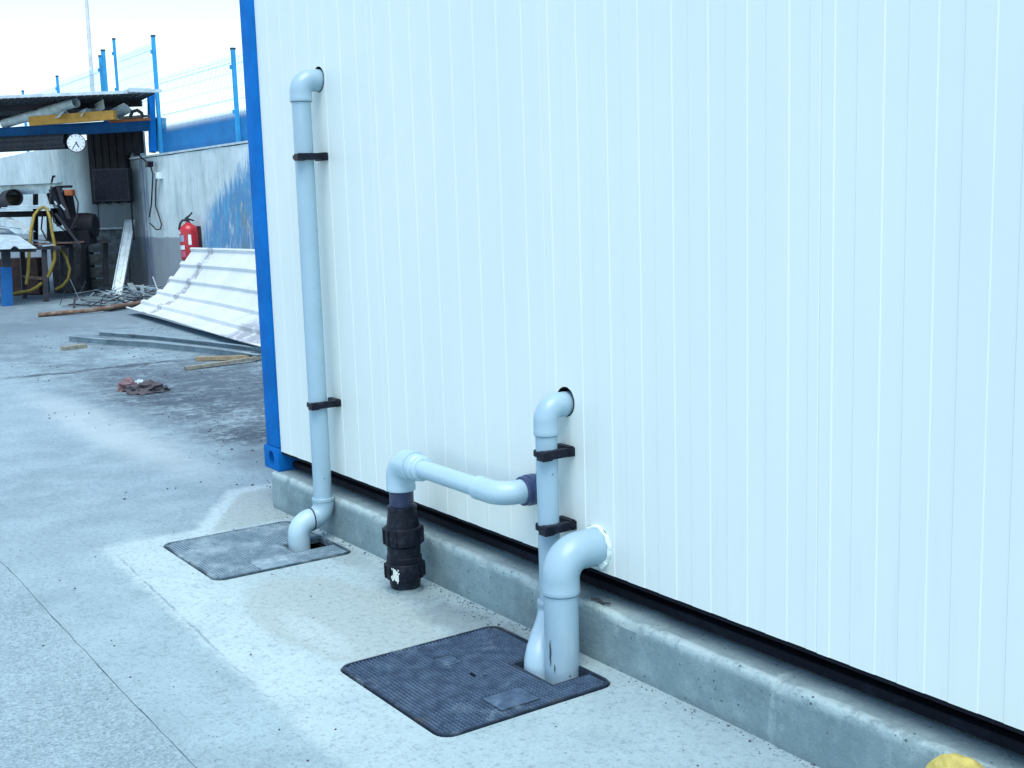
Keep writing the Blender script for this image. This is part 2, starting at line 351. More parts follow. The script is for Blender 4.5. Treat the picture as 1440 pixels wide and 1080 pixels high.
M['orange'] = worn('orange_paint', (.3, .085, .02), .6, dirt=(.12, .06, .03), dirt_amt=.6)

# ------------------------------------------------------------------ mesh helpers
class MB:
    """collects shapes in world metres; build() links them as one mesh object"""
    def __init__(s): s.v = []; s.f = []
    def add(s, vs, fs):
        o = len(s.v); s.v += [tuple(v) for v in vs]; s.f += [tuple(i + o for i in f) for f in fs]; return s
    def box(s, x0, x1, y0, y1, z0, z1):
        return s.add([(x0,y0,z0),(x1,y0,z0),(x1,y1,z0),(x0,y1,z0),(x0,y0,z1),(x1,y0,z1),(x1,y1,z1),(x0,y1,z1)],
                     [(0,3,2,1),(4,5,6,7),(0,1,5,4),(1,2,6,5),(2,3,7,6),(3,0,4,7)])
    def obox(s, c, ax, ay, az, hx, hy, hz):
        c = Vector(c); ax, ay, az = (Vector(a).normalized() for a in (ax, ay, az))
        vs = [c + ax * (hx * i) + ay * (hy * j) + az * (hz * k) for k in (-1, 1) for i, j in ((-1,-1),(1,-1),(1,1),(-1,1))]
        return s.add(vs, [(0,3,2,1),(4,5,6,7),(0,1,5,4),(1,2,6,5),(2,3,7,6),(3,0,4,7)])
    def bar(s, a, b, w, h, upv=(0, 0, 1)):
        a, b = Vector(a), Vector(b); d = (b - a); u = Vector(upv)
        if abs(d.normalized().dot(u)) > .95: u = Vector((1, 0, 0))
        sdir = d.cross(u).normalized(); u2 = sdir.cross(d).normalized()
        return s.obox((a + b) / 2, d, sdir, u2, d.length / 2, w / 2, h / 2)
    def tube(s, pts, rad, n=16, cap=True, inner=None, scale=None):
        pts = [Vector(p) for p in pts]
        rad = rad if isinstance(rad, (list, tuple)) else [rad] * len(pts)
        t0 = (pts[1] - pts[0]).normalized()
        ref = Vector((0, 0, 1)) if abs(t0.z) < .9 else Vector((1, 0, 0))
        u = t0.cross(ref).normalized(); vs = []; prev = t0
        for i, p in enumerate(pts):
            if i == 0: t = t0
            elif i == len(pts) - 1: t = (pts[i] - pts[i-1]).normalized()
            else:
                a, b = pts[i] - pts[i-1], pts[i+1] - pts[i]
                t = ((a.normalized() if a.length > 1e-9 else prev) + (b.normalized() if b.length > 1e-9 else prev)).normalized()
            if t.length < .1: t = prev
            q = prev.rotation_difference(t); u = (q @ u).normalized(); u = (u - t * u.dot(t)).normalized(); w = t.cross(u); prev = t
            for k in range(n):
                a = 2 * math.pi * k / n
                vs.append(p + (u * math.cos(a) + w * math.sin(a)) * rad[i])
        fs = []
        for i in range(len(pts) - 1):
            for k in range(n):
                k2 = (k + 1) % n
                fs.append((i*n+k, i*n+k2, (i+1)*n+k2, (i+1)*n+k))
        if inner is None and cap:
            fs.append(tuple(range(n - 1, -1, -1))); e = (len(pts)-1)*n; fs.append(tuple(range(e, e + n)))
        s.add(vs, fs)
        if inner is not None:               # open pipe: inner wall and two end rings
            o = MB(); o.tube(pts, [r - inner for r in rad], n, cap=False)
            base = len(s.v) - len(vs); ib = len(s.v)
            s.add(o.v, [tuple(reversed(f)) for f in o.f])
            e = (len(pts)-1)*n
            for k in range(n):
                k2 = (k + 1) % n
                s.f.append((base+k2, base+k, ib+k, ib+k2)); s.f.append((base+e+k, base+e+k2, ib+e+k2, ib+e+k))
        return s
    def lathe(s, base, axis, prof, n=24, lobes=0, depth=0):
        base = Vector(base); axis = Vector(axis).normalized()
        ref = Vector((1, 0, 0)) if abs(axis.x) < .9 else Vector((0, 1, 0))
        u = axis.cross(ref).normalized(); w = axis.cross(u); vs = []
        for r, t in prof:
            for k in range(n):
                a = 2 * math.pi * k / n
                rr = r
                vs.append(base + axis * t + (u * math.cos(a) + w * math.sin(a)) * rr)
        fs = []
        for i in range(len(prof) - 1):
            for k in range(n):
                k2 = (k + 1) % n; fs.append((i*n+k, i*n+k2, (i+1)*n+k2, (i+1)*n+k))
        fs.append(tuple(range(n - 1, -1, -1))); e = (len(prof)-1)*n; fs.append(tuple(range(e, e + n)))
        return s.add(vs, fs)
    def prism(s, poly, a, b):
        """poly: list of 3-D points, swept from offset a to offset b"""
        a, b = Vector(a), Vector(b); n = len(poly)
        vs = [Vector(p) + a for p in poly] + [Vector(p) + b for p in poly]
        fs = [tuple(range(n - 1, -1, -1)), tuple(range(n, 2*n))] + [(i, (i+1) % n, n + (i+1) % n, n + i) for i in range(n)]
        return s.add(vs, fs)
    def jitter(s, amp, freq=3):
        s.v = [tuple(Vector(v) + mnoise.noise_vector(Vector(v) * freq) * amp) for v in s.v]; return s
    def build(s, name, mat, parent=None, smooth=None, bevel=0, **props):
        loc = Vector(parent['_w']) if parent is not None and '_w' in parent else Vector((0, 0, 0))
        me = bpy.data.meshes.new(name)
        me.from_pydata([tuple(Vector(v) - loc) for v in s.v], [], s.f)
        bm = bmesh.new(); bm.from_mesh(me)
        bmesh.ops.recalc_face_normals(bm, faces=bm.faces)
        if bevel:
            eds = [e for e in bm.edges if len(e.link_faces) == 2 and e.calc_face_angle(0) > .5]
            bmesh.ops.bevel(bm, geom=eds, offset=bevel, segments=2, profile=.6, affect='EDGES', clamp_overlap=True)
        bm.to_mesh(me); bm.free()
        if smooth is not None:
            me.shade_smooth(); me.set_sharp_from_angle(angle=R(smooth))
        return link(name, me, mat, parent, loc, **props)

def link(name, me, mat, parent=None, loc=(0, 0, 0), **props):
    me.materials.clear(); me.materials.append(mat)
    o = bpy.data.objects.new(name, me); COL.objects.link(o)
    if parent is not None:
        o.parent = parent; o['_w'] = tuple(loc)
    for k, v in props.items(): o[k] = v
    return o

def thing(name, loc, label, cat, group=None):
    o = bpy.data.objects.new(name, None); COL.objects.link(o); o.empty_display_size = .1
    o.location = loc; o['_w'] = tuple(loc); o['label'] = label; o['category'] = cat
    if group: o['group'] = group
    return o

def single(mb, name, mat, label, cat, group=None, smooth=None, bevel=0, loc=None):
    """a thing that is one mesh: origin moved to its base"""
    if loc is None:
        xs, ys, zs = zip(*mb.v); loc = ((min(xs)+max(xs))/2, (min(ys)+max(ys))/2, min(zs))
    mb.v = [tuple(Vector(v) - Vector(loc)) for v in mb.v]
    o = mb.build(name, mat, None, smooth, bevel); o.location = loc
    o['label'] = label; o['category'] = cat
    if group: o['group'] = group
    return o

def boolean_cut(o, cutters):
    """cut holes with throw-away meshes, keep the result as plain geometry"""
    tmp = []
    for c in cutters:
        me = bpy.data.meshes.new('cutter'); me.from_pydata(c.v, [], c.f)
        bm = bmesh.new(); bm.from_mesh(me); bmesh.ops.recalc_face_normals(bm, faces=bm.faces); bm.to_mesh(me); bm.free()
        t = bpy.data.objects.new('cutter', me); COL.objects.link(t); tmp.append(t)
        md = o.modifiers.new('cut', 'BOOLEAN'); md.operation = 'DIFFERENCE'; md.object = t; md.solver = 'EXACT'
    bpy.context.view_layer.update()
    dg = bpy.context.evaluated_depsgraph_get()
    me = bpy.data.meshes.new_from_object(o.evaluated_get(dg))
    o.modifiers.clear(); old = o.data; o.data = me; bpy.data.meshes.remove(old)
    for t in tmp:
        m_ = t.data; bpy.data.objects.remove(t); bpy.data.meshes.remove(m_)

def arc(c, a, b, a0=0, a1=90, n=10):
    """points c + a*cos + b*sin"""
    c, a, b = Vector(c), Vector(a), Vector(b)
    return [c + a * math.cos(R(a0 + (a1 - a0) * i / n)) + b * math.sin(R(a0 + (a1 - a0) * i / n)) for i in range(n + 1)]

def rounded_rect(x0, x1, y0, y1, r, n=5):
    p = []
    for cx, cy, a0 in ((x1-r, y1-r, 0), (x0+r, y1-r, 90), (x0+r, y0+r, 180), (x1-r, y0+r, 270)):
        for i in range(n + 1):
            a = R(a0 + 90 * i / n); p.append((cx + r*math.cos(a), cy + r*math.sin(a)))
    return p

def fill_loops(loops, z):
    """flat triangulated sheet between an outer loop and its holes"""
    bm = bmesh.new(); eds = []
    for lp in loops:
        vs = [bm.verts.new((x, y, z)) for x, y in lp]
        eds += [bm.edges.new((vs[i], vs[(i+1) % len(vs)])) for i in range(len(vs))]
    bmesh.ops.triangle_fill(bm, use_beauty=True, use_dissolve=False, edges=eds)
    for f in bm.faces:
        if f.normal.z < 0: f.normal_flip()
    v = [tuple(w.co) for w in bm.verts]; bm.verts.index_update()
    f = [tuple(w.index for w in fc.verts) for fc in bm.faces]; bm.free()
    return v, f

# ================================================================== SETTING
C1 = (-.832, -.167, -.70, -.093)       # the two inspection covers in the cement strip
C2 = (.957, 1.611, -.724, -.115)
HOLE1 = (-.475, -.33, -.285, -.10)
HOLE2 = (1.285, 1.50, -.265, -.06)
J = -1.333
jx = [-70.0, -40, -20, -12] + [-8 + .06 * i for i in range(int(16 / .06))] + [12, 40]
jl, jh = [], []
for x in jx:
    wv = .006 * mnoise.noise(Vector((x * 2.1, 3, 0))) + .008 * mnoise.noise(Vector((x * .6, 8, 0))) + .005 * mnoise.noise(Vector((x * 9, 1, 0)))
    wd = .0012 + .004 * max(0, mnoise.noise(Vector((x * 5, 5, 5))))
    jl.append((x, J + wv - wd)); jh.append((x, J + wv + wd))
gb = MB()
holes = [rounded_rect(a - .006, b + .006, c - .006, d + .006, .05) for a, b, c, d in (C1, C2)]
v, f = fill_loops([[(-70, 60)] + [(-70, jh[0][1])] + jh[1:-1] + [(40, jh[-1][1]), (40, 60)]] + holes, 0); gb.add(v, f)
v, f = fill_loops([[(-70, -60)] + [(40, -60)] + [(40, jl[-1][1])] + jl[1:-1][::-1] + [(-70, jl[0][1])]], 0); gb.add(v, f)
for lo, hi in ((jl, -1), (jh, 1)):     # joint sides and floor
    n = len(lo); gb.add([(x, y, 0) for x, y in lo] + [(x, y, -.008) for x, y in lo], [(i, i+1, n+i+1, n+i) for i in range(n-1)])
n = len(jl); gb.add([(x, y, -.007) for x, y in jl] + [(x, y, -.007) for x, y in jh], [(i, i+1, n+i+1, n+i) for i in range(n-1)])
for h in holes:
    n = len(h); gb.add([(x, y, 0) for x, y in h] + [(x, y, -.03) for x, y in h], [(i, (i+1) % n, n+(i+1) % n, n+i) for i in range(n)])
gr = gb.build('ground', M['ground'], None, kind='structure')
for (a, b, c, d) in (C1, C2):          # pits under the covers
    p = MB(); x0, x1, y0, y1 = a + .02, b - .02, c + .02, d - .02
    p.add([(x0,y0,-.028),(x1,y0,-.028),(x1,y1,-.028),(x0,y1,-.028),(x0,y0,-.6),(x1,y0,-.6),(x1,y1,-.6),(x0,y1,-.6)],
          [(0,1,5,4),(1,2,6,5),(2,3,7,6),(3,0,4,7),(4,5,6,7)])
    ring = rounded_rect(a - .006, b + .006, c - .006, d + .006, .05)
    v, f = fill_loops([ring, [(x0, y0), (x1, y0), (x1, y1), (x0, y1)]], -.028); p.add(v, f)
    p.build('pit_wall', M['pit'], gr)

# far hills of nothing: the yard simply ends at the wall; the land behind it stands at wall height
tb = MB().box(-70, 40, 4.95, 60, -.5, 2.3); tb.build('terrain', M['ground'], None, kind='structure')

# ================================================================== PLINTH AND CONTAINER
plinth = thing('foundation_plinth', (-1.13, -.038, 0), 'rough grey concrete plinth running along under the white container', 'plinth')
def plinth_block(x0, x1, yf, zt, name):
    mb = MB(); nx = int((x1 - x0) / .02) + 1; prof = [(yf, -.05), (yf, .05), (yf, .1), (yf, .15), (yf + .001, zt - .012), (yf + .006, zt - .003), (yf + .016, zt), (yf + .05, zt), (.15, zt), (2.5, zt)]
    vs = []
    for i in range(nx):
        x = x0 + (x1 - x0) * i / (nx - 1)
        for j, (y, z) in enumerate(prof):
            dy = .004 * mnoise.noise(Vector((x * 3, z * 9, 2))) + .002 * mnoise.noise(Vector((x * 14, z * 30, 4)))
            dz = .004 * mnoise.noise(Vector((x * 4, y * 9, 7))) if j > 3 else 0
            if j in (4, 5, 6):
                chip = max(0, mnoise.noise(Vector((x * 7.3, 1.5, 9))) - .2) * .045 + max(0, mnoise.noise(Vector((x * 19, 4.5, 2))) - .2) * .016
                dy += chip; dz -= chip * .6
            vs.append((x, y + (dy if j < 8 else 0), z + (dz if j < 9 else 0)))
    n = len(prof); fs = [(i*n+j, (i+1)*n+j, (i+1)*n+j+1, i*n+j+1) for i in range(nx-1) for j in range(n-1)]
    e = (nx-1)*n; fs += [tuple(range(n)) , tuple(range(e + n - 1, e - 1, -1))]
    mb.add(vs, fs); return mb.build(name, M['plinth'], plinth, smooth=50)
plinth_block(-1.13, 2.196, -.038, .18, 'plinth_segment')
plinth_block(2.199, 5.1, -.043, .181, 'plinth_segment')

cont = thing('site_container', (-1.09, 0, .18), 'white ribbed panel container with a blue corner post, standing on the concrete plinth', 'container')
def panel(x0, x1, first=False, cuts=()):
    """ribbed sandwich panel: shallow raised bands, butt joint with a narrow groove"""
    lip = []
    xj = x0
    pts = [(x0 + .0004, .006), (x0 + .0004, .0012), (x0 + .003, 0.0)]
    off = .042 if not first else .042 - .144 + (x1 - x0) - 1.15 + .144
    k = 0
    base = x1 - 1.15
    for k in range(8):
        xb = base + .042 + .1437 * k; xd = xb + .066
        # outward (left-facing) step is the faint dark line; inward (right-facing) step catches the light
        if xb > x0 + .012: pts += [(xb - .0015, pts[-1][1]), (xb + .0015, .0017)]
        if xd > x0 + .012 and xd < x1 - .008: pts += [(xd - .0013, pts[-1][1]), (xd + .0013, .0)]
    pts += [(x1 - .003, pts[-1][1]), (x1 - .0004, .0028), (x1 - .0004, .006)]
    poly = [(x, y, 0) for x, y in pts] + [(x1 - .0004, .06, 0), (x0 + .0004, .06, 0)]
    mb = MB().prism(poly, (0, 0, .282 + .002 * random.random()), (0, 0, 2.72))
    o = mb.build('wall_panel', M['panel'], cont)
    if cuts:
        loc = Vector(o['_w']); cs = []
        for c in cuts:
            c.v = [tuple(Vector(v) - loc) for v in c.v]; cs.append(c)
        # cutters live in world space, the panel at the thing's origin
        for c in cs: c.v = [tuple(Vector(v) + loc) for v in c.v]
        boolean_cut(o, cs)
    return o
def hole(x, z, r, wob=.0, sy=1.0):
    m = MB(); pts = []
    n = 40
    for k in range(n):
        a = 2 * math.pi * k / n; rr = r + wob * mnoise.noise(Vector((math.cos(a) * 2, math.sin(a) * 2, x)))
        pts.append((x + rr * math.cos(a), -.05, z + sy * rr * math.sin(a)))
    return m.prism(pts, (0, 0, 0), (0, .2, 0))
P1X, P1Z, P1Y = -.455, 1.992, -.085
P2X, P2Z, P2Y = 1.236, .806, -.076
P3X, P3Z, P3Y = 1.395, .365, -.15
BX, BY_, BZ = .40, -.158, .50
panel(-1.09, 0, True, [hole(P1X + .004, P1Z + .004, .052, .004)])
panel(0, 1.15, cuts=[hole(1.09, BZ, .05, .004)])
panel(1.15, 2.30, cuts=[hole(P2X + .006, P2Z + .008, .047, .006), hole(P3X, P3Z, .066, .01)])
panel(2.30, 3.45); panel(3.45, 4.60)
for sx, sz, sr in ((P1X + .004, P1Z + .004, .0525), (P2X + .006, P2Z + .008, .0475), (1.09, BZ, .0505)):
    MB().tube([(sx, -.0005, sz), (sx, .0615, sz)], sr + .001, 40, inner=.004).build('hole_shade_liner', M['dark'], cont, smooth=40)  # black lining added so the gap round each pipe looks deep in shade
b = MB().box(-1.08, 4.7, .062, 2.4, .3, 2.7); b.build('inner_wall', M['dark'], cont)
# blue corner posts, rails and castings
for px in (-1.238, 4.6):
    MB().box(px, px + .146, -.012, .15, .3, 2.6).build('corner_post', M['blue'], cont, bevel=.006, smooth=40)
    for z0 in (.18, 2.6):
        c = MB().box(px - .03, px + .148, -.018, .144, z0, z0 + .118).build('corner_casting', M['blue'], cont, bevel=.012, smooth=40)
        mb = MB(); n = 28
        mb.prism([(px + .066 + .031 * math.cos(2*math.pi*k/n), -.05, z0 + .056 + .04 * math.sin(2*math.pi*k/n)) for k in range(n)], (0, 0, 0), (0, .07, 0))
        boolean_cut(c, [mb])
MB().box(-1.09, 4.6, .1, .14, .19, .30).build('bottom_rail', M['dark'], cont)
MB().box(-1.085, 4.6, .052, .0995, .196, .226).build('rail_flange', M['rail'], cont, bevel=.006, smooth=40)
MB().box(-1.09, 4.6, .004, .0595, .27, .2805).build('drip_rail', M['rail'], cont)
MB().box(-1.238, 4.746, -.01, 2.41, 2.72, 2.8).build('roof', M['panel'], cont)
MB().box(-1.238, -1.1, .151, 2.4, .3, 2.7).build('end_wall', M['blue'], cont)

# ================================================================== COVERS
def cover(name, rect, hole_rect, label, plates, matplate, rough_dust, matstud):
    x0, x1, y0, y1 = rect; hx0, hx1, hy0, hy1 = hole_rect
    t = thing(name, ((x0 + x1) / 2, (y0 + y1) / 2, 0), label, 'manhole cover', 'cast iron inspection covers')
    r = .045
    outer = rounded_rect(x0, x1, y0, y1, r)
    hl = [(hx0, hy0), (hx1, hy0), (hx1, min(hy1, y1 - .012)), (hx0, min(hy1, y1 - .012))]
    def slab(loops, z0, z1, nm, mat):
        mb = MB(); v, f = fill_loops(loops, z1); mb.add(v, f); v, f = fill_loops(loops, z0); mb.add(v, f)
        for lp in loops:
            n = len(lp); mb.add([(x, y, z0) for x, y in lp] + [(x, y, z1) for x, y in lp], [(i, (i+1) % n, n+(i+1) % n, n+i) for i in range(n)])
        return mb.build(nm, mat, t)
    # the plate sits a few millimetres proud of the cement with a thin rim
    slab([outer, hl], -.02, .002, 'cover_plate', matplate)
    inner = rounded_rect(x0 + .009, x1 - .009, y0 + .009, y1 - .009, r - .009)
    slab([outer, inner], .0022, .0065, 'cover_rim', matplate)
    for k, (a, b, c, d) in enumerate(plates):
        MB().box(a, b, c, d, .0022, .0045).build('blank_panel', matstud, t, bevel=.002)
    # raised tread: small pyramidal studs in straight rows
    st = MB(); p = .0152; q_ = .0132; s = .0062; rnd = random.Random(3)
    nx = int((x1 - x0 - .03) / p); ny = int((y1 - y0 - .03) / q_)
    for i in range(nx + 1):
        for j in range(ny + 1):
            cx = x0 + .016 + i * p; cy = y0 + .016 + j * q_
            if hx0 - .012 < cx < hx1 + .012 and hy0 - .012 < cy < hy1 + .012: continue
            if any(a - .006 < cx < b + .006 and c - .006 < cy < d + .006 for a, b, c, d in plates): continue
            ex = min(cx - x0, x1 - cx); ey = min(cy - y0, y1 - cy)
            if ex < r and ey < r and math.hypot(r - ex, r - ey) > r - .012: continue
            h = .0068 * (1 - rough_dust * max(0, mnoise.noise(Vector((cx * 5, cy * 5, 1))) + .15) * 1.6)
            if h < .0025: continue
            o = len(st.v)
            st.v += [(cx - s, cy - .004, .002), (cx + s, cy - .004, .002), (cx + s, cy + .004, .002), (cx - s, cy + .004, .002),
                     (cx - s*.7, cy - .0022, h), (cx + s*.7, cy - .0022, h), (cx + s*.7, cy + .0022, h), (cx - s*.7, cy + .0022, h)]
            st.f += [tuple(o + q for q in f) for f in ((4,5,6,7),(0,1,5,4),(1,2,6,5),(2,3,7,6),(3,0,4,7))]
    st.build('tread_studs', matstud, t, kind='stuff')
    return t
cover('manhole_cover', C1, HOLE1, 'dusty pale cast iron cover with the thin S-bend drain pipe entering it', [(-.32, -.18, -.50, -.35)], M['cover_dusty'], .45, M['stud_dusty'])
cv2 = cover('manhole_cover', C2, HOLE2, 'dark blue-black cast iron cover with two pipes through its corner', [(1.455, 1.56, -.495, -.36), (1.10, 1.17, -.448, -.387)], M['cover'], .3, M['stud'])
# round maker's emblem and keyhole slot on the dark cover
e = MB(); e.lathe((1.135, -.4175, .005), (0, 0, 1), [(.027, 0), (.027, .002), (.019, .002), (.019, .0005), (.010, .0005), (.010, .0025)], 24)
e.build('emblem', M['stud'], cv2, smooth=30)
e = MB(); e.box(1.27, 1.30, -.423, -.415, .0052, .0056); e.build('keyhole', M['dark'], cv2)
e = MB(); e.lathe((1.303, -.392, .005), (0, 0, 1), [(.012, 0), (.012, .002), (.007, .002), (.007, .0004)], 16); e.build('boss', M['stud'], cv2, smooth=30)

# ================================================================== PIPES
def elbow(name, pts, r, parent, mat, lip=.0016, n=28):
    """moulded bend: tube with a slightly thicker socket rim at each end"""
    pts = [Vector(p) for p in pts]
    a, b = pts[0], pts[-1]; da = (pts[1] - a).normalized(); db = (b - pts[-2]).normalized()
    path = [a, a + da * .0015, a + da * .013, a + da * .016] + [p for p in pts[1:-1] if (p - a).length > .017 and (p - b).length > .017] + [b - db * .016, b - db * .013, b - db * .0015, b]
    rr = [r + lip * .25, r + lip * .5, r + lip * .5, r] + [r] * (len(path) - 8) + [r, r + lip * .5, r + lip * .5, r + lip * .25]
    m = MB().tube(path, rr, n); return m.build(name, mat, parent, smooth=35)
def bracket(parent, x, y, r, z, tilt=0):
    m = MB(); ro = r + .005
    pts = [(x + ro * math.cos(a), y + ro * math.sin(a), z + tilt * math.cos(a)) for a in [R(q) for q in range(-200, 20, 10)]]
    for i in range(len(pts) - 1): m.bar(pts[i], pts[i+1], .006, .017)
    m.box(x + r - .006, x + r + .017, y - r - .008, 0.0, z - .013, z + .015)
    m.box(x + r - .02, x + r + .019, y - r - .016, y - r + .02, z - .016, z + .013)
    m.box(x - r * .8, x + r + .01, -.022, 0.0, z - .016, z + .018)
    o = m.build('pipe_bracket', M['black_plastic'], parent, bevel=.0015)
    s = MB().lathe((x + r + .017, y * .3, z), (1, 0, 0), [(.006, 0), (.006, .003), (.003, .0045)], 10).build('screw', M['black_steel'], o, smooth=30)
    return o

# --- tall thin drain pipe
r1, e1 = .0405, .0465
p1 = thing('drain_pipe', (P1X, P1Y, 0), 'tall slim grey drain pipe from the upper wall hole down to an S-bend', 'pipe', 'grey drain pipes on the container wall')
bd = .052
top = [(P1X, .04, P1Z), (P1X, -.01, P1Z)] + arc((P1X, P1Y + bd, P1Z - bd), (0, 0, bd), (0, -bd, 0)) + [(P1X, P1Y, 1.903)]
elbow('elbow', top, e1, p1, M['pvc'])
MB().tube([(P1X, P1Y, .17), (P1X, P1Y, 1.94)], r1, 32).build('pipe_run', M['pvc'], p1, smooth=35)
bracket(p1, P1X, P1Y, r1, 1.672); bracket(p1, P1X, P1Y, r1, .607)
yb = -.212
ym = (P1Y + yb) / 2; zb_ = .098; rb = abs(P1Y - ym)
up_ = [(P1X, P1Y, .188), (P1X, P1Y, .165)] + arc((P1X, ym, zb_ + rb), (0, rb, 0), (0, 0, -rb), 0, 88, 10)
elbow('elbow', up_, e1, p1, M['pvc'], lip=.006)
lo_ = list(reversed(arc((P1X + .002, ym, zb_ - rb), (0, -rb, 0), (0, 0, rb), 0, 88, 10))) + [(P1X + .002, yb, -.0), (P1X + .002, yb, -.06)]
lo_[0] = (P1X, ym, zb_)
elbow('elbow', lo_, e1 + .0015, p1, M['pvc_light'])

MB().tube([(P1X + .002, ym + .0015, zb_), (P1X + .002, ym - .0025, zb_)], e1 + .0052, 32).build('rubber_seal', M['black_rubber'], p1, smooth=35)
MB().tube([(P1X, P1Y, 1.899), (P1X, P1Y, 1.903)], r1 + .0022, 32).build('joint_line', M['seam'], p1, smooth=35)
# --- middle drain pipe with its lower offset
p2 = thing('drain_pipe', (P2X, P2Y, 0), 'medium grey drain pipe clipped behind the thick one, bent at its foot', 'pipe', 'grey drain pipes on the container wall')
r2, e2 = .0355, .0405; bd = .047
top = [(P2X, .04, P2Z), (P2X, -.01, P2Z)] + arc((P2X, P2Y + bd, P2Z - bd), (0, 0, bd), (0, -bd, 0)) + [(P2X, P2Y, .715)]
elbow('elbow', top, e2, p2, M['pvc'])
MB().tube([(P2X, P2Y, .12), (P2X, P2Y, .75)], r2, 32).build('pipe_run', M['pvc'], p2, smooth=35)
bracket(p2, P2X, P2Y, r2, .655); bracket(p2, P2X, P2Y, r2, .41)
ft = [(P2X, P2Y, .16), (P2X, P2Y, .125), (P2X + .006, P2Y - .008, .105), (P2X + .022, P2Y - .03, .085), (P2X + .05, P2Y - .068, .062), (P2X + .078, P2Y - .105, .034), (P2X + .09, P2Y - .122, .006), (P2X + .094, P2Y - .128, -.03), (P2X + .094, P2Y - .13, -.08)]
elbow('elbow', ft, e2 + .0035, p2, M['pvc'])

MB().tube([(P2X, P2Y, .7115), (P2X, P2Y, .715)], r2 + .002, 32).build('joint_line', M['seam'], p2, smooth=35)
# --- thick drain pipe
p3 = thing('drain_pipe', (P3X, P3Y, 0), 'thick grey drain pipe with a foam-sealed elbow low on the wall', 'pipe', 'grey drain pipes on the container wall')
r3, e3 = .055, .0605; bd = .075
top = [(P3X, .05, P3Z), (P3X, -.02, P3Z)] + arc((P3X, P3Y + bd, P3Z - bd), (0, 0, bd), (0, -bd, 0), n=14) + [(P3X, P3Y, .243)]
elbow('elbow', top, e3, p3, M['pvc'], n=36)
MB().tube([(P3X + .006, P3Y - .006, -.08), (P3X, P3Y, .29)], r3, 36).build('pipe_run', M['pvc'], p3, smooth=35)
MB().tube([(P3X, P3Y, .2385), (P3X, P3Y, .243)], r3 + .002, 36).build('joint_line', M['seam'], p3, smooth=35)
def scuff(ang, z0, z1, w, x, y, r, parent):
    m = MB(); pts = []
    for k in range(7):
        t = k / 6; ww = w * math.sin(math.pi * (t * .9 + .05)); zz = z0 + (z1 - z0) * t
        for s_ in (-1, 1):
            a = R(ang) + s_ * ww / r + .02 * math.sin(k * 2.3); pts.append((x + (r + .0008) * math.cos(a), y + (r + .0008) * math.sin(a), zz))
    m.add(pts, [(2*k, 2*k+1, 2*k+3, 2*k+2) for k in range(6)]); m.build('scuff_mark', M['scuff'], parent)
scuff(-78, .018, .105, .0035, P3X + .005, P3Y - .005, r3, p3); scuff(-62, .0, .03, .002, P3X + .006, P3Y - .006, r3, p3)
fm = MB(); nb = 72
for k in range(nb):                    # squeezed-out foam bead
    a = 2 * math.pi * k / nb; rr = e3 + .002 + .004 * mnoise.noise(Vector((math.cos(a) * 3, math.sin(a) * 3, 5)))
    c = Vector((P3X + rr * math.cos(a), -.004, P3Z + rr * math.sin(a)))
    bmv = bmesh.new(); bmesh.ops.create_icosphere(bmv, subdivisions=1, radius=.0055 + .0022 * (1 + mnoise.noise(Vector((a * 3, 1, 1)))))
    if R(215) < a < R(300): c += Vector((.0, -.004, -.006))
    bmv.verts.index_update()
    fm.add([tuple(v.co * (1 + .12 * random.random()) + c) for v in bmv.verts], [tuple(v.index for v in f.verts) for f in bmv.faces]); bmv.free()
fm.build('foam_seal', M['foam'], p3, smooth=60)
dr = MB(); dr.bar((P3X + .028, -.012, P3Z - e3 - .002), (P3X + .05, -.006, P3Z - e3 + .022), .016, .02); dr.build('foam_flap', M['foam'], p3, bevel=.004)

# --- branch with compression coupling
br = thing('branch_pipe', (BX, BY_, 0), 'horizontal grey pipe from the wall to a black coupling in the ground', 'pipe')
ec = .055
MB().tube([(BX, BY_, .06), (BX, BY_, .44)], .0465, 32).build('riser', M['navy_pipe'], br, smooth=35)
bd = .062
elbow('elbow', [(BX, BY_, .392), (BX, BY_, .425)] + arc((BX + bd, BY_, BZ - bd), (-bd, 0, 0), (0, 0, bd), n=14) + [(BX + bd + .03, BY_, BZ), (BX + bd + .05, BY_, BZ)], ec, br, M['pvc_light'], n=36)
MB().lathe((BX + bd + .045, BY_, BZ), (1, 0, 0), [(.05, 0), (.05, .035), (.046, .04), (.046, .062), (.042, .066), (.036, .068)], 32).build('reducer', M['pvc_light'], br, smooth=35)
EX, EB = 1.09, .07
MB().tube([(BX + .1, BY_, BZ), (EX - EB - .04, BY_, BZ)], .0335, 32).build('pipe_run', M['pvc_light'], br, smooth=35)
elbow('elbow', [(EX - EB - .075, BY_, BZ), (EX - EB - .02, BY_, BZ)] + arc((EX - EB, BY_ + EB, BZ), (0, -EB, 0), (EB, 0, 0), n=14) + [(EX, BY_ + EB + .012, BZ)], .0405, br, M['pvc_light'], n=32)
MB().lathe((EX, BY_ + EB + .008, BZ), (0, 1, 0), [(.046, 0), (.05, .004), (.05, .022), (.053, .024), (.053, .055), (.048, .058), (.048, .11)], 32).build('union_collar', M['slate_pvc'], br, smooth=35)
MB().lathe((BX, BY_, 0), (0, 0, 1), [(.05, -.01), (.053, .004), (.058, .022), (.062, .05)], 32).build('coupling_neck', M['black_plastic'], br, smooth=30)
cp = MB().lathe((BX, BY_, 0), (0, 0, 1), [(.066, .108), (.068, .112), (.068, .134), (.064, .137), (.064, .175), (.067, .178)], 32)
cp.build('coupling_body', M['black_plastic'], br, smooth=30)
cp = MB()
cp.lathe((BX, BY_, 0), (0, 0, 1), [(.064, .248), (.0605, .27), (.054, .318), (.0575, .320), (.0575, .33), (.050, .332)], 32)
cpo = cp.build('compression_coupling', M['black_plastic'], br, smooth=30)
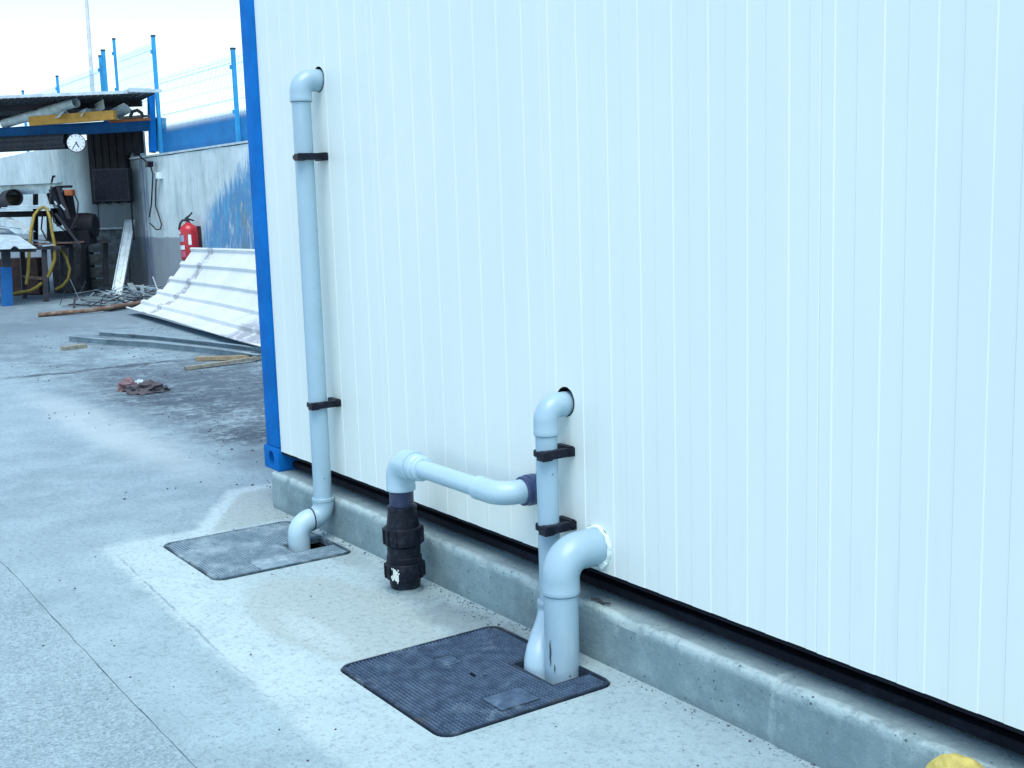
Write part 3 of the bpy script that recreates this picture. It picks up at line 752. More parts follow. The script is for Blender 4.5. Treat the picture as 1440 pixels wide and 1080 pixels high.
for z0, z1 in ((.048, .112), (.18, .252)):   # ribbed nuts
    nm = MB().lathe((BX, BY_, 0), (0, 0, 1), [(.068, z0), (.073, z0 + .004), (.076, z0 + .02), (.076, z1 - .012), (.0735, z1 - .004), (.068, z1)], 32)
    for k in range(14):
        a = 2 * math.pi * k / 14
        c = Vector((BX + .076 * math.cos(a), BY_ + .076 * math.sin(a), (z0 + z1) / 2))
        nm.obox(c, (math.cos(a), math.sin(a), 0), (-math.sin(a), math.cos(a), 0), (0, 0, 1), .004, .0035, (z1 - z0) / 2 - .008)
    nm.build('coupling_nut', M['black_plastic'], cpo, smooth=30)
tl = MB()                                # torn remains of a paper sticker, curved round the lower nut
for (a0, a1, z0, z1) in ((-69, -63, .064, .078), (-66, -58, .06, .071), (-62, -53, .066, .103), (-57, -46, .056, .083), (-55, -43, .081, .092), (-67, -60, .098, .107), (-51, -47, .048, .06), (-49, -44, .094, .1)):
    pts = []
    for k in range(5):
        a = R(a0 + (a1 - a0) * k / 4); pts.append((BX + .0812 * math.cos(a), BY_ + .0812 * math.sin(a)))
    jz = lambda: random.uniform(-.0055, .0055)
    vs = [(x, y, z0 + jz()) for x, y in pts] + [(x, y, z1 + jz()) for x, y in pts]
    tl.add(vs, [(k, k+1, 6+k, 5+k) for k in range(4)])
tl.build('torn_sticker', M['paper'], cpo)
mr = MB().lathe((BX + .004, BY_ - .004, -.002), (0, 0, 1), [(.072, 0), (.068, .006), (.056, .012), (.05, .013)], 28).jitter(.004, 30)
mr.build('mortar_collar', M['plinth'], br, smooth=60)

# ================================================================== SMALL THINGS NEAR
single(MB().tube([(1.372, -.012, .187), (1.40, -.006, .190), (1.43, -.010, .187), (1.455, .0, .189)], [.003, .0045, .004, .003], 6), 'twig', M['dark_timber'], 'small dark twig lying on the plinth beside the thick pipe', 'twig', smooth=50)
bmv = bmesh.new(); bmesh.ops.create_icosphere(bmv, subdivisions=4, radius=1)
yl = MB(); bmv.verts.index_update()
fv = []
for v in bmv.verts:
    d = 1 + .22 * mnoise.noise(v.co * 1.5 + Vector((3, 1, 2))) + .05 * mnoise.noise(v.co * 4) + .015 * mnoise.noise(v.co * 14)
    q = v.co * d; fv.append((2.81 + q.x * .085, -.098 + q.y * .055, .115 + q.z * .115 if q.z > -.93 else 0.0))
yl.add(fv, [tuple(v.index for v in f.verts) for f in bmv.faces]); bmv.free()
single(yl, 'foam_lump', M['yellow_foam'], 'yellow foam lump on the ground against the concrete plinth', 'foam lump', smooth=80)

# ================================================================== BACK OF THE YARD
YW = 4.6
rw = thing('retaining_wall', (-16, YW, 0), 'pale stained concrete retaining wall with blue paint smears below the fence', 'wall')
def wallseg(x0, x1, zt, name, yf=YW):
    mb = MB(); nx = max(2, int((x1 - x0) / .25)); nz = 12; vs = []
    for i in range(nx + 1):
        for j in range(nz + 1):
            x = x0 + (x1 - x0) * i / nx; z = -.1 + (zt + .1) * j / nz
            vs.append((x, yf + .012 * mnoise.noise(Vector((x * .7, z, 3))), z + (.012 * mnoise.noise(Vector((x * 1.5, 2, 2))) if j == nz else 0)))
    n = nz + 1; fs = [(i*n+j, (i+1)*n+j, (i+1)*n+j+1, i*n+j+1) for i in range(nx) for j in range(nz)]
    o = len(vs); vs += [(x0, yf + .3, -.1), (x0, yf + .3, zt), (x1, yf + .3, zt), (x1, yf + .3, -.1)]
    fs += [tuple([i*n + nz for i in range(nx + 1)] + [o + 2, o + 1]), tuple(list(range(n)) + [o + 1, o]), tuple(list(range(nx*n, nx*n + n)) + [o + 2, o + 3])]
    return mb.add(vs, fs).build(name, M['wall'], rw)
wallseg(-18.0, -4.0, 2.38, 'wall_segment')
wallseg(-45, -20.3, 2.9, 'wall_segment')
wallseg(-20.3, -18.0, 2.9, 'wall_segment', YW + .02)
cp_ = MB()
cp_.box(-18.0, -4.0, YW - .015, YW + .32, 2.395, 2.425); cp_.jitter(.006, 2).build('wall_coping', M['roof_edge'], rw)

# fence on top of the wall
fen = thing('mesh_fence', (-16.5, YW + .1, 2.4), 'blue posts and fine wire mesh fence standing on the retaining wall', 'fence')
FY = YW + .12
posts = [(-9.6, 3.78, .05), (-13.05, 3.78, .056), (-16.56, 4.40, .056), (-18.77, 4.62, .045), (-19.72, 4.42, .05), (-19.5, 4.50, .065), (-22.95, 4.36, .05), (-26.1, 4.33, .05), (-29.6, 4.2, .05)]
for x, zt, w in posts:
    p = MB().box(x - w / 2, x + w / 2, FY - w / 2, FY + w / 2, 2.3, zt).build('fence_post', M['fence_blue'], fen)
    MB().box(x - w / 2 - .006, x + w / 2 + .006, FY - w / 2 - .006, FY + w / 2 + .006, zt, zt + .025).build('post_cap', M['dark_metal'], p)
    for zc in (.25, .9):
        MB().box(x - w / 2 - .025, x - w / 2, FY - w / 2 - .02, FY - w / 2, zt - zc - .03, zt - zc + .03).build('mesh_clamp', M['fence_blue'], p)
for xa, xb, zt, zb0 in ((-13.02, -9.63, 3.70, 2.44), (-16.53, -13.08, 3.73, 2.44), (-18.74, -16.59, 4.33, 2.44), (-22.92, -19.75, 4.27, 2.94), (-26.07, -22.98, 4.2, 2.94), (-29.57, -26.13, 4.15, 2.94)):
    mb = MB(); n = int((xb - xa) / .055)
    for i in range(n + 1):
        x = xa + (xb - xa) * i / n; mb.box(x - .0032, x + .0032, FY + .042, FY + .046, zb0, zt)
    z = zb0 + .03
    while z < zt:
        mb.box(xa, xb, FY + .047, FY + .051, z - .0018, z + .0018); z += .2
    for z in (zt - .12, (zt + zb0) / 2):
        mb.box(xa, xb, FY + .036, FY + .041, z - .004, z + .004)
    mb.build('mesh_panel', M['mesh_wire'], fen, kind='stuff')
# blue sheeting tied along the foot of the fence
tp = MB(); vs = []; nx = 70
for i in range(nx + 1):
    x = -16.75 + 10.35 * i / nx
    for j in range(5):
        vs.append((x, FY + .033 + .001 * math.sin(x * 2 + j), 2.41 + (.53 + .006 * math.sin(x * 1.7)) * j / 4))
tp.add(vs, [(i*5+j, (i+1)*5+j, (i+1)*5+j+1, i*5+j+1) for i in range(nx) for j in range(4)])
o = single(tp, 'blue_sheeting', M['tarp'], 'strip of blue sheeting along the foot of the mesh fence', 'sheeting', smooth=60)
sm = o.modifiers.new('thickness', 'SOLIDIFY'); sm.thickness = .002
mp = MB().tube([(-31.0170, 7.7368, 4.5161), (-31.4695, 7.9030, 7.5629), (-31.5619, 7.9410, 8.2000)], [.06, .05, .05], 12)
mp.v[:] = mp.v
single(mp, 'mast', M['mast'], 'thin pale mast rising behind the fence into the white sky', 'mast', smooth=40)

# ---- rack with roof at the left
rk = thing('storage_rack', (-16.6751, 4.6956, 2.4773), 'blue steel storage rack under a dark sheet roof at the back of the yard', 'rack')
Lb, Rb = Vector((-20.2936, 2.0227, 2.9346)), Vector((-16.6204, 4.8126, 2.9411))
MB().bar(Lb, Rb, .12, .17).build('rack_beam', M['blue_dark'], rk)
MB().bar(Lb + Vector((0,0,.09)), Rb + Vector((0,0,.09)), .2, .014).build('beam_flange', M['blue_dark'], rk)
MB().bar(Lb - Vector((0,0,.09)), Rb - Vector((0,0,.09)), .2, .014).build('beam_flange', M['blue_dark'], rk)
MB().bar((-16.6221, 4.5898, 2.4629), (-16.7575, 4.6764, 3.5095), .1, .12).build('rack_post', M['blue'], rk)
MB().bar((-16.6366, 4.7516, 2.4753), (-16.7100, 4.8006, 3.0499), .16, .1).build('rack_bracket', M['fence_blue'], rk)
MB().bar((-19.7714, 1.7299, -0.2930), (-20.2720, 2.0571, 3.6035), .12, .12).build('rack_post', M['blue_dark'], rk)
q0, qL = Vector((-15.9093, 4.4526, 3.3942)), Vector((-18.1859, 1.6526, 3.4100)); ed = Vector((-1.1208, 0.1516, 0.0001)).normalized(); ed.z = 0; ed.normalize()
qL.z = q0.z
rf = MB(); nu = 60; vs = []
for i in range(nu + 1):
    for j in (0, 1):
        p = q0.lerp(qL, i / nu) + ed * (6.0 * j); vs.append((p.x, p.y, p.z + .018 * (1 if i % 2 else -1)))
rf.add(vs, [(2*i, 2*i+1, 2*i+3, 2*i+2) for i in range(nu)])
ro = rf.build('roof_sheet', M['roof'], rk); sm = ro.modifiers.new('thickness', 'SOLIDIFY'); sm.thickness = .02; sm.offset = 1
dx = (qL - q0).normalized()
MB().bar(q0 - dx * .12 + Vector((0,0,.035)), qL + Vector((0,0,.035)), .05, .05).build('roof_edge', M['roof_edge'], rk)
for s_ in (1.2, 3.6):
    MB().bar(q0 + ed * s_ - Vector((0,0,.07)), qL + ed * s_ - Vector((0,0,.07)), .06, .1).build('roof_purlin', M['dark_metal'], rk)
sc = MB()
for i in range(6):
    sc.bar((-16.5903, 4.1763, 3.4118), (-16.4142, 4.4533, 3.4795), .3, .012)
    break
single(MB().obox((-16.3971, 4.2876, 3.4387), Vector((0.5664, 0.8236, -0.0301)), ed, (0,0,1), .19, .5, .035).jitter(.01, 6), 'sheet_offcut', M['galv'], 'short stack of ribbed sheet lying on top of the rack roof', 'sheet')

# things lying on the rack
gA = 'long stock lying on the rack'
single(MB().tube([(-19.4275, 2.8050, 3.1166), (-17.2584, 3.5338, 3.3358)], .083, 24, inner=.007), 'steel_pipe', M['alu_bright'], 'grey steel pipe on the rack with its open end facing out', 'pipe', gA, smooth=35)
single(MB().bar((-17.8787, 2.9059, 3.0555), (-16.5987, 3.9850, 3.0850), .1, .155).jitter(.004, 5), 'timber_beam', M['timber'], 'thick yellow timber beam lying on the rack', 'timber', gA, bevel=.006)
single(MB().bar((-16.9945, 4.0097, 3.0005), (-16.4659, 4.5193, 3.0113), .1, .045), 'timber_plank', M['orange'], 'thin orange-brown plank at the post end of the rack', 'timber', gA)
single(MB().bar((-17.1582, 4.1489, 3.0738), (-16.6673, 4.6020, 3.0805), .1, .035), 'timber_plank', M['grey_timber'], 'greyish plank on top of the thin orange-brown one', 'timber', gA)
def angle_bar(a, b, w, th, up1, up2):
    a, b = Vector(a), Vector(b); d = (b - a).normalized(); m = MB()
    for uv in (up1, up2):
        uv = Vector(uv); uv = (uv - d * uv.dot(d)).normalized(); nrm = d.cross(uv)
        m.obox((a + b) / 2 + uv * w / 2, d, uv, nrm, (b - a).length / 2, w / 2, th / 2)
    return m
def folded(quads, lab):
    m = MB()
    for qd in quads:
        a, b_, c_, d2 = (Vector(p) for p in qd); nr = (b_ - a).cross(d2 - a).normalized() * .004
        vs = [p + nr for p in (a, b_, c_, d2)] + [p - nr for p in (a, b_, c_, d2)]
        m.add(vs, [(0,1,2,3),(7,6,5,4),(0,4,5,1),(1,5,6,2),(2,6,7,3),(3,7,4,0)])
    single(m, 'metal_angle', M['white'], lab, 'metal profile', 'folded metal angles on the rack')
folded([((-18.6799, 3.3824, 3.1850), (-17.2491, 3.3309, 3.2008), (-17.1328, 3.1970, 3.0720), (-18.5042, 3.2601, 3.1087)), ((-17.2491, 3.3309, 3.2008), (-17.3644, 3.4948, 3.1044), (-18.3933, 3.6017, 3.1048), (-18.6522, 3.4261, 3.1962))], 'folded metal angle next to the open steel pipe on the rack')
folded([((-18.4382, 3.7476, 3.2226), (-17.0401, 3.6446, 3.2254), (-16.9172, 3.5170, 3.0842), (-18.2620, 3.6191, 3.1208)), ((-17.0401, 3.6446, 3.2254), (-17.1508, 3.8088, 3.1050), (-18.1630, 3.9399, 3.1051), (-18.4237, 3.7687, 3.2218))], 'second folded metal angle, just clear of the steel pipe')
folded([((-18.1721, 3.9850, 3.3189), (-16.8985, 3.8910, 3.3668), (-16.8154, 3.8778, 3.2000), (-17.8797, 4.0184, 3.1854)), ((-18.2241, 3.9995, 3.3232), (-17.9316, 4.0331, 3.1894), (-18.5247, 4.1456, 3.1708), (-18.6364, 4.0042, 3.2535))], 'tallest folded metal angle, sticking up over the timber beam')
folded([((-18.0221, 4.1722, 3.1980), (-16.6928, 4.1740, 3.2963), (-16.5590, 4.1781, 3.2501), (-17.5132, 4.1837, 3.1363)), ((-16.5590, 4.1781, 3.2501), (-16.6904, 4.3206, 3.1619), (-17.8532, 4.3938, 3.1012), (-17.6234, 4.2040, 3.1445))], 'folded metal angle by the rack post, dark side showing')
tu = MB(); tu.tube([(-16.6041, 4.2364, 3.0474), (-16.5940, 4.2771, 3.1421), (-16.5485, 4.3497, 3.1635), (-16.5020, 4.4043, 3.1134), (-16.4804, 4.4162, 3.0408)], .03, 10)
single(tu, 'rubber_ring', M['black_rubber'], 'dark curved rubber piece lying by the rack post', 'rubber piece', smooth=50)
for k, (ya, yb2, rr, dp) in enumerate(((197, 193.5, .07, 20.9), (205, 199, .085, 20.7), (208.5, 204.5, .06, 21.1))):
    lab = ['upper dark pipe slung below the blue rack beam', 'thick dark pipe ending beside the round clock', 'lowest dark pipe slung under the rack'][k]
    single(MB().tube([Vector((-20.3103, 2.1322, 2.7670)) + Vector((0, 0, (201 - ya) * .013)), Vector((-17.5902, 3.4113, 2.6960)) + Vector((0, 0, (199 - yb2) * .0125))], rr, 16, inner=.008), 'dark_pipe', M['dark_metal'], lab, 'pipe', 'dark pipes slung under the rack beam', smooth=40)
ck = thing('wall_clock', (-17.1311, 3.4431, 2.6466), 'round white wall clock with black hands hanging under the blue beam', 'clock')
cc = Vector((-17.0789, 3.4291, 2.6438)); cn = (Vector((4.3252, -2.3070, 1.4679)) - cc); cn.z = 0; cn = (cn.normalized() * .9 + Vector((0, 0, 0))).normalized()
MB().lathe(cc - cn * .05, cn, [(.14, 0), (.157, .01), (.157, .05), (.15, .056), (.147, .043)], 40).build('clock_rim', M['black_plastic'], ck, smooth=35)
MB().lathe(cc - cn * .006, cn, [(.146, 0), (.146, .006)], 40).build('clock_dial', M['dial'], ck, smooth=35)
cu = Vector((0, 0, 1)); cr = cu.cross(cn).normalized()
def hand(ang, ln, w, name):
    d = cr * math.sin(R(ang)) + cu * math.cos(R(ang))
    MB().obox(cc + cn * .004 + d * ln * .4, d, cn, d.cross(cn), ln * .6, .002, w).build(name, M['black_plastic'], ck)
hand(150, .085, .008, 'hour_hand'); hand(215, .11, .005, 'minute_hand')
for k in range(12):
    d = cr * math.sin(R(30 * k)) + cu * math.cos(R(30 * k)); MB().obox(cc + cn * .0015 + d * .122, d, cn, d.cross(cn), .012, .0015, .004).build('hour_mark', M['dark_metal'], ck)

# ---- black board screen added to draw the shade under the rack roof
bs = thing('shade_screen', (-19.1, YW - .05, 1.7), 'black board screen added for the shade under the rack roof', 'screen')
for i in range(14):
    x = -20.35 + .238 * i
    MB().box(x, x + .232, YW - .08 - .012 * (i % 2), YW - .03, (1.62 if i < 10 else 2.44) + .03 * (i % 3), 3.12).build('shade_plank', M['shade_boards'], bs)
eb = thing('electrical_box', (-17.7304, 4.1788, 1.6513), 'dark electrical box hung on the wall behind the leaning channel', 'electrical box')
ec_ = Vector((-17.7695, 4.2008, 1.9420)); fx = Vector((0.5664, 0.8236, -0.0301)); fx.z = 0; fx.normalize(); fy = Vector((-fx.y, fx.x, 0))
MB().obox(ec_, fx, fy, (0, 0, 1), .32, .12, .29).build('box_body', M['dark_metal'], eb, bevel=.01)
MB().obox(ec_ - fy * .125, fx, fy, (0, 0, 1), .29, .006, .26).build('box_door', M['black_plastic'], eb)
MB().tube([ec_ + fx * .3 - Vector((0, 0, .29)), ec_ + fx * .3 - Vector((0, 0, 1.0))], .016, 8).build('conduit', M['black_plastic'], eb)
MB().tube([ec_ - fx * .3 + Vector((0, 0, .29)), ec_ - fx * .33 + Vector((0, 0, .9))], .016, 8).build('conduit', M['black_plastic'], eb)
bk = thing('board_stack', (-18.6930, 4.1381, 0.0939), 'stack of greyed horizontal boards leaning under the rack roof', 'boards')
for i, (y0, y1) in enumerate(((322, 336), (338, 353), (356, 371), (374, 389), (391, 403))):
    zc = 1.468 + (297.5 - (y0 + y1) / 2) / 1690.38 * 22.6; c = Vector((-18.7765, 4.1671, 0.6499)); c.z = zc
    MB().obox(c + fx * random.uniform(-.05, .05) + fy * random.uniform(0, .03), fx, fy, (0, 0, 1), .52, .02, (y1 - y0) / 2 / 75).build('board', M['board'], bk)
c = Vector((-18.6249, 4.3493, 1.1608)); MB().obox(c, fx, fy, (0, 0, 1), .22, .03, .014).build('white_trim', M['alu'], bk)
# low dark steel trestle in front of the boards
ts = thing('steel_trestle', (-17.9512, 3.8037, 0.1464), 'low dark steel trestle standing in front of the greyed boards', 'trestle')
MB().bar((-18.0894, 3.0964, 0.9334), (-18.0170, 4.1034, 0.9401), .5, .05).build('trestle_top', M['dark_metal'], ts)
for a, b2 in (((-17.9479, 3.9783, 0.1093), (-18.0449, 4.0592, 0.9289)), ((-18.4879, 3.7334, 0.1419), (-18.5866, 3.7974, 0.9082)), ((-17.7852, 3.3183, 0.1090), (-17.8814, 3.3988, 0.9224))):
    MB().bar(a, b2, .08, .08).build('leg', M['dark_metal'], ts)

# ---- workbench with its load
wb = thing('workbench', (-17.2827, 2.5846, -0.0145), 'dark steel workbench loaded with bars at the left edge of the yard', 'workbench')
MB().bar((-17.9188, 1.5398, 0.8983), (-17.1983, 3.1362, 0.8944), .9, .05).build('bench_top', M['dark_metal'], wb)
for a, b2, w in (((-16.8660, 2.6617, 0.0017), (-16.9851, 2.7329, 0.9045), .075), ((-18.0276, 2.5725, -0.0023), (-18.1474, 2.6334, 0.8664), .075), ((-17.5044, 1.7142, -0.0352), (-17.6287, 1.7907, 0.9151), .075), ((-17.7676, 3.1675, 0.1199), (-17.8636, 3.2303, 0.8676), .07)):
    MB().bar(a, b2, w, w).build('leg', M['dark_metal'], wb)
MB().bar((-18.0732, 2.6103, 0.3820), (-17.0190, 2.7189, 0.3763), .05, .05).build('stretcher', M['rust'], wb)
tr = thing('bar_rack', (-17.7691, 2.6579, 0.8960), 'black raised steel frame on the workbench carrying bars and tubes', 'rack')
MB().bar((-18.4202, 1.6819, 1.4828), (-17.5251, 3.1715, 1.4660), .14, .1).build('frame_bar', M['black_steel'], tr)
for a, b2 in (((-17.3509, 2.9143, 0.9025), (-17.4201, 2.9678, 1.4715)), ((-17.8044, 2.7839, 0.8895), (-17.9200, 2.9020, 1.9451)), ((-17.9711, 2.0025, 0.8994), (-18.0347, 2.0675, 1.4801))):
    MB().bar(a, b2, .07, .09).build('frame_upright', M['black_steel'], tr)
def angle_bar(a, b, w, th, up1, up2):
    a, b = Vector(a), Vector(b); d = (b - a).normalized(); m = MB()
    for uv in (up1, up2):
        uv = Vector(uv); uv = (uv - d * uv.dot(d)).normalized(); nrm = d.cross(uv)
        m.obox((a + b) / 2 + uv * w / 2, d, uv, nrm, (b - a).length / 2, w / 2, th / 2)
    return m
ch = angle_bar((-18.4430, 1.9594, 1.9641), (-17.3522, 3.2075, 1.9851), .17, .008, (0, 0, -1), (-fy.x, -fy.y, 0)); ch.bar(Vector((-18.4430, 1.9594, 1.9641)) , Vector((-17.3522, 3.2075, 1.9851)), .05, .012)
single(ch, 'steel_channel', M['galv'], 'long grey steel channel topmost on the raised frame', 'metal profile')
single(MB().tube([(-19.3759, 2.4967, 1.7076), (-17.5754, 2.4569, 1.7530)], .15, 24, inner=.012), 'duct_pipe', M['dark_metal'], 'short wide dark pipe with its open end beside the white sheets', 'pipe', smooth=35)
sh = MB()
for i in range(3): sh.obox(Vector((-17.6028, 2.7251, 1.5654)) + Vector((0, 0, .022 * i)) + fx * (.05 * i), fx, fy, (0, 0, 1), .5 - .06 * i, .3, .008)
single(sh, 'sheet_pile', M['alu'], 'thin pile of pale sheets on the raised frame, hose hung over it', 'sheets')
cl = thing('clamp', (-17.3497, 3.0290, 1.9761), 'small black clamp standing up on the grey channel', 'clamp')
MB().bar((-17.3484, 3.0276, 1.9640), (-17.3456, 3.0675, 2.0955), .03, .03).build('clamp_bar', M['black_plastic'], cl)
MB().bar((-17.3519, 3.0568, 2.0899), (-17.3249, 3.0977, 2.0944), .03, .035).build('clamp_head', M['black_plastic'], cl)
mc = thing('machine', (-17.2479, 3.2449, 0.9008), 'dark machine with an orange patch hunched at the end of the bench', 'machine')
for a, b2, w, mk in (((-17.2935, 2.9953, 1.8791), (-17.2175, 3.1902, 1.1961), .07, 'black_plastic'), ((-17.3680, 3.0754, 1.9155), (-17.2429, 3.2916, 1.0456), .10, 'black_steel'), ((-17.2823, 3.1139, 1.9246), (-17.1099, 3.2112, 1.3528), .06, 'dark_metal'), ((-17.5098, 3.0185, 1.8111), (-17.4489, 3.1339, 1.2466), .08, 'black_steel'), ((-17.4493, 3.2091, 1.8542), (-17.3816, 3.4320, 0.9891), .12, 'black_plastic'), ((-17.1482, 3.0067, 1.4682), (-16.9589, 3.3133, 0.9139), .05, 'dark_metal')):
    MB().bar(a, b2, w, w * .8).jitter(.015, 4).build('machine_arm', M[mk], mc, bevel=.008)
for pts in (((-17.2392, 2.9977, 1.9257), (-17.1702, 2.9341, 1.6504), (-17.1462, 2.9707, 1.3251), (-17.1233, 3.1395, 1.1620), (-17.1257, 3.3368, 1.2393)), ((-17.2144, 3.3587, 1.7974), (-17.0518, 3.3740, 1.6370), (-17.0393, 3.3270, 1.3970), (-17.0819, 3.1997, 1.1598)), ((-17.4825, 2.8770, 1.4748), (-17.4672, 2.8271, 1.2094), (-17.3906, 2.8861, 1.0129), (-17.2548, 3.0737, 0.9696))):
    MB().tube(pts, .014, 6).build('machine_cable', M['black_rubber'], mc, smooth=50)
MB().bar((-17.3742, 3.3050, 1.8019), (-17.3898, 3.3579, 1.0908), .14, .16).jitter(.03, 3).build('machine_column', M['black_steel'], mc, bevel=.02)
MB().obox((-17.1531, 3.2724, 1.8100), fx, fy, (0, 0, 1), .07, .07, .05).jitter(.02, 5).build('orange_guard', M['orange'], mc, bevel=.015)
MB().obox((-17.3102, 3.2505, 1.9167), fx, fy, (0, 0, 1), .1, .06, .02).build('machine_handle', M['black_plastic'], mc)
MB().lathe((-17.3733, 3.5106, 1.2327), Vector(fx) * -1, [(.05, -.25), (.2, -.22), (.23, -.1), (.23, .16), (.16, .24), (.06, .26)], 18).build('motor_drum', M['black_steel'], mc, smooth=35)
MB().obox((-17.4362, 3.3659, 1.0408), fx, fy, (0, 0, 1), .32, .2, .12).build('machine_base', M['black_steel'], mc, bevel=.02)
for a, b2 in (((-17.0725, 2.9935, 1.6712), (-17.0454, 3.0167, 1.6105)), ((-17.0112, 3.0664, 1.6087), (-16.9611, 3.1167, 1.5231))):
    MB().bar(a, b2, .02, .02).build('chrome_rod', M['alu'], mc)
gH = 'yellow hoses hanging at the workbench'
single(MB().tube([(-17.0872, 2.1991, 0.1553), (-17.0160, 2.3106, 0.1809), (-17.0419, 2.4542, 0.1879), (-16.9804, 2.5597, 0.2437), (-16.9406, 2.6369, 0.3123)], .028, 8), 'yellow_hose', M['hose'], 'yellow hose length lying on the ground under the bench', 'hose', gH, smooth=50)
single(MB().tube([(-16.9821, 2.3934, 0.3023), (-16.9877, 2.4493, 0.5373), (-17.0132, 2.4922, 0.8321), (-17.0356, 2.5653, 1.2207), (-17.1388, 2.6542, 1.4434), (-17.2140, 2.7489, 1.5365), (-17.1714, 2.8238, 1.5817), (-17.1333, 2.8695, 1.5441), (-16.9853, 2.8678, 1.3999), (-16.9402, 2.8722, 1.1734), (-16.8870, 2.8853, 0.9346), (-16.8610, 2.8587, 0.6973), (-16.8840, 2.7643, 0.4744), (-16.8966, 2.7266, 0.4043)], .027, 8), 'yellow_hose', M['hose'], 'yellow hose looped over the frame and hanging down both sides', 'hose', gH, smooth=50)
single(MB().tube([(-17.3580, 3.0814, 0.8946), (-17.2753, 3.1522, 0.7089), (-17.2192, 3.1811, 0.5125), (-17.2145, 3.1418, 0.3431), (-17.2569, 3.0471, 0.2245), (-17.3200, 2.9390, 0.1674)], .025, 8), 'yellow_hose', M['hose'], 'thin yellow hose curling down below the dark machine', 'hose', gH, smooth=50)
for (px, lab) in ((0, 'brown box on the ground below the workbench'),):
    single(MB().obox((-19.1311, 2.8437, 0.3438), fx, fy, (0, 0, 1), .36, .25, .33), 'brown_box', M['brown'], lab, 'box', bevel=.01)
single(MB().obox((-19.0382, 3.7221, 0.4274), fx, fy, (0, 0, 1), .3, .3, .42), 'shade_fill_box', M['dark_timber'], 'black box added to fill in the shade below the dark machine', 'box', bevel=.02)  # dark filler standing for the shade under the bench
# blue stand with a corrugated grey sheet laid over it
bst = thing('blue_stand', (-16.4968, 1.9492, 0.0145), 'blue legged stand at the far left edge holding a ribbed sheet', 'stand')
MB().bar((-16.4877, 1.9562, -0.0088), (-16.5665, 2.0123, 0.6218), .16, .1).build('leg', M['blue_dark'], bst)
MB().bar((-16.5665, 2.0123, 0.6218), (-16.5999, 2.0383, 0.8969), .13, .09).build('leg_top', M['dark_metal'], bst)
MB().bar((-16.9374, 1.3701, 0.9234), (-16.4294, 2.4636, 0.8793), .1, .05).build('stand_rail', M['dark_metal'], bst)
cs = MB(); vs = []; n = 27
A0, A1, B0, B1 = Vector((-16.7194, 1.3324, 0.9290)), Vector((-15.9988, 2.3894, 0.9244)), Vector((-19.0859, 1.3763, 1.3105)), Vector((-18.3684, 2.4195, 1.2723))
for i in range(n + 1):
    for j in range(2):
        p = (A0.lerp(A1, i / n) if j == 0 else B0.lerp(B1, i / n)); k_ = i % 9
        vs.append((p.x, p.y, p.z + (.045 if k_ in (1, 2) else 0)))
cs.add(vs, [(2*i, 2*i+1, 2*i+3, 2*i+2) for i in range(n)])
o = single(cs, 'ribbed_sheet', M['clear'], 'grey ribbed sheet sloping over the blue stand', 'sheet'); sm = o.modifiers.new('thickness', 'SOLIDIFY'); sm.thickness = .006
gR = 'loose rods on the workbench'
for k, (a, b2, w, mk) in enumerate((((-17.5144, 2.3605, 1.0707), (-16.9398, 2.8213, 0.9846), .03, 'galv'), ((-17.0613, 2.4575, 0.9638), (-17.1304, 3.4355, 0.9671), .025, 'rust'), ((-17.3823, 2.7205, 1.0202), (-17.1428, 3.5784, 0.8991), .03, 'dark_metal'), ((-16.8963, 2.6911, 0.9316), (-16.7906, 2.8512, 0.9494), .02, 'alu'))):
    single(MB().bar(a, b2, w, w), 'steel_rod', M[mk], ['grey rod half under the ribbed sheet on the bench', 'thin rusty rod along the front of the bench top', 'dark rod at the back of the bench top', 'very short bright rod at the bench edge'][k], 'rod', gR)
for k, (a, b2) in enumerate((((-17.7977, 2.0038, 1.2883), (-17.3360, 2.4843, 1.2229)), ((-17.6211, 2.2995, 1.4219), (-17.0304, 2.5600, 1.1734)))):
    single(MB().bar(a, b2, .16, .014), 'pale_strip', M['alu'], ['broad pale strip lying behind the ribbed sheet', 'narrow pale strip slanting down behind the ribbed sheet'][k], 'strip', 'pale strips behind the ribbed sheet')

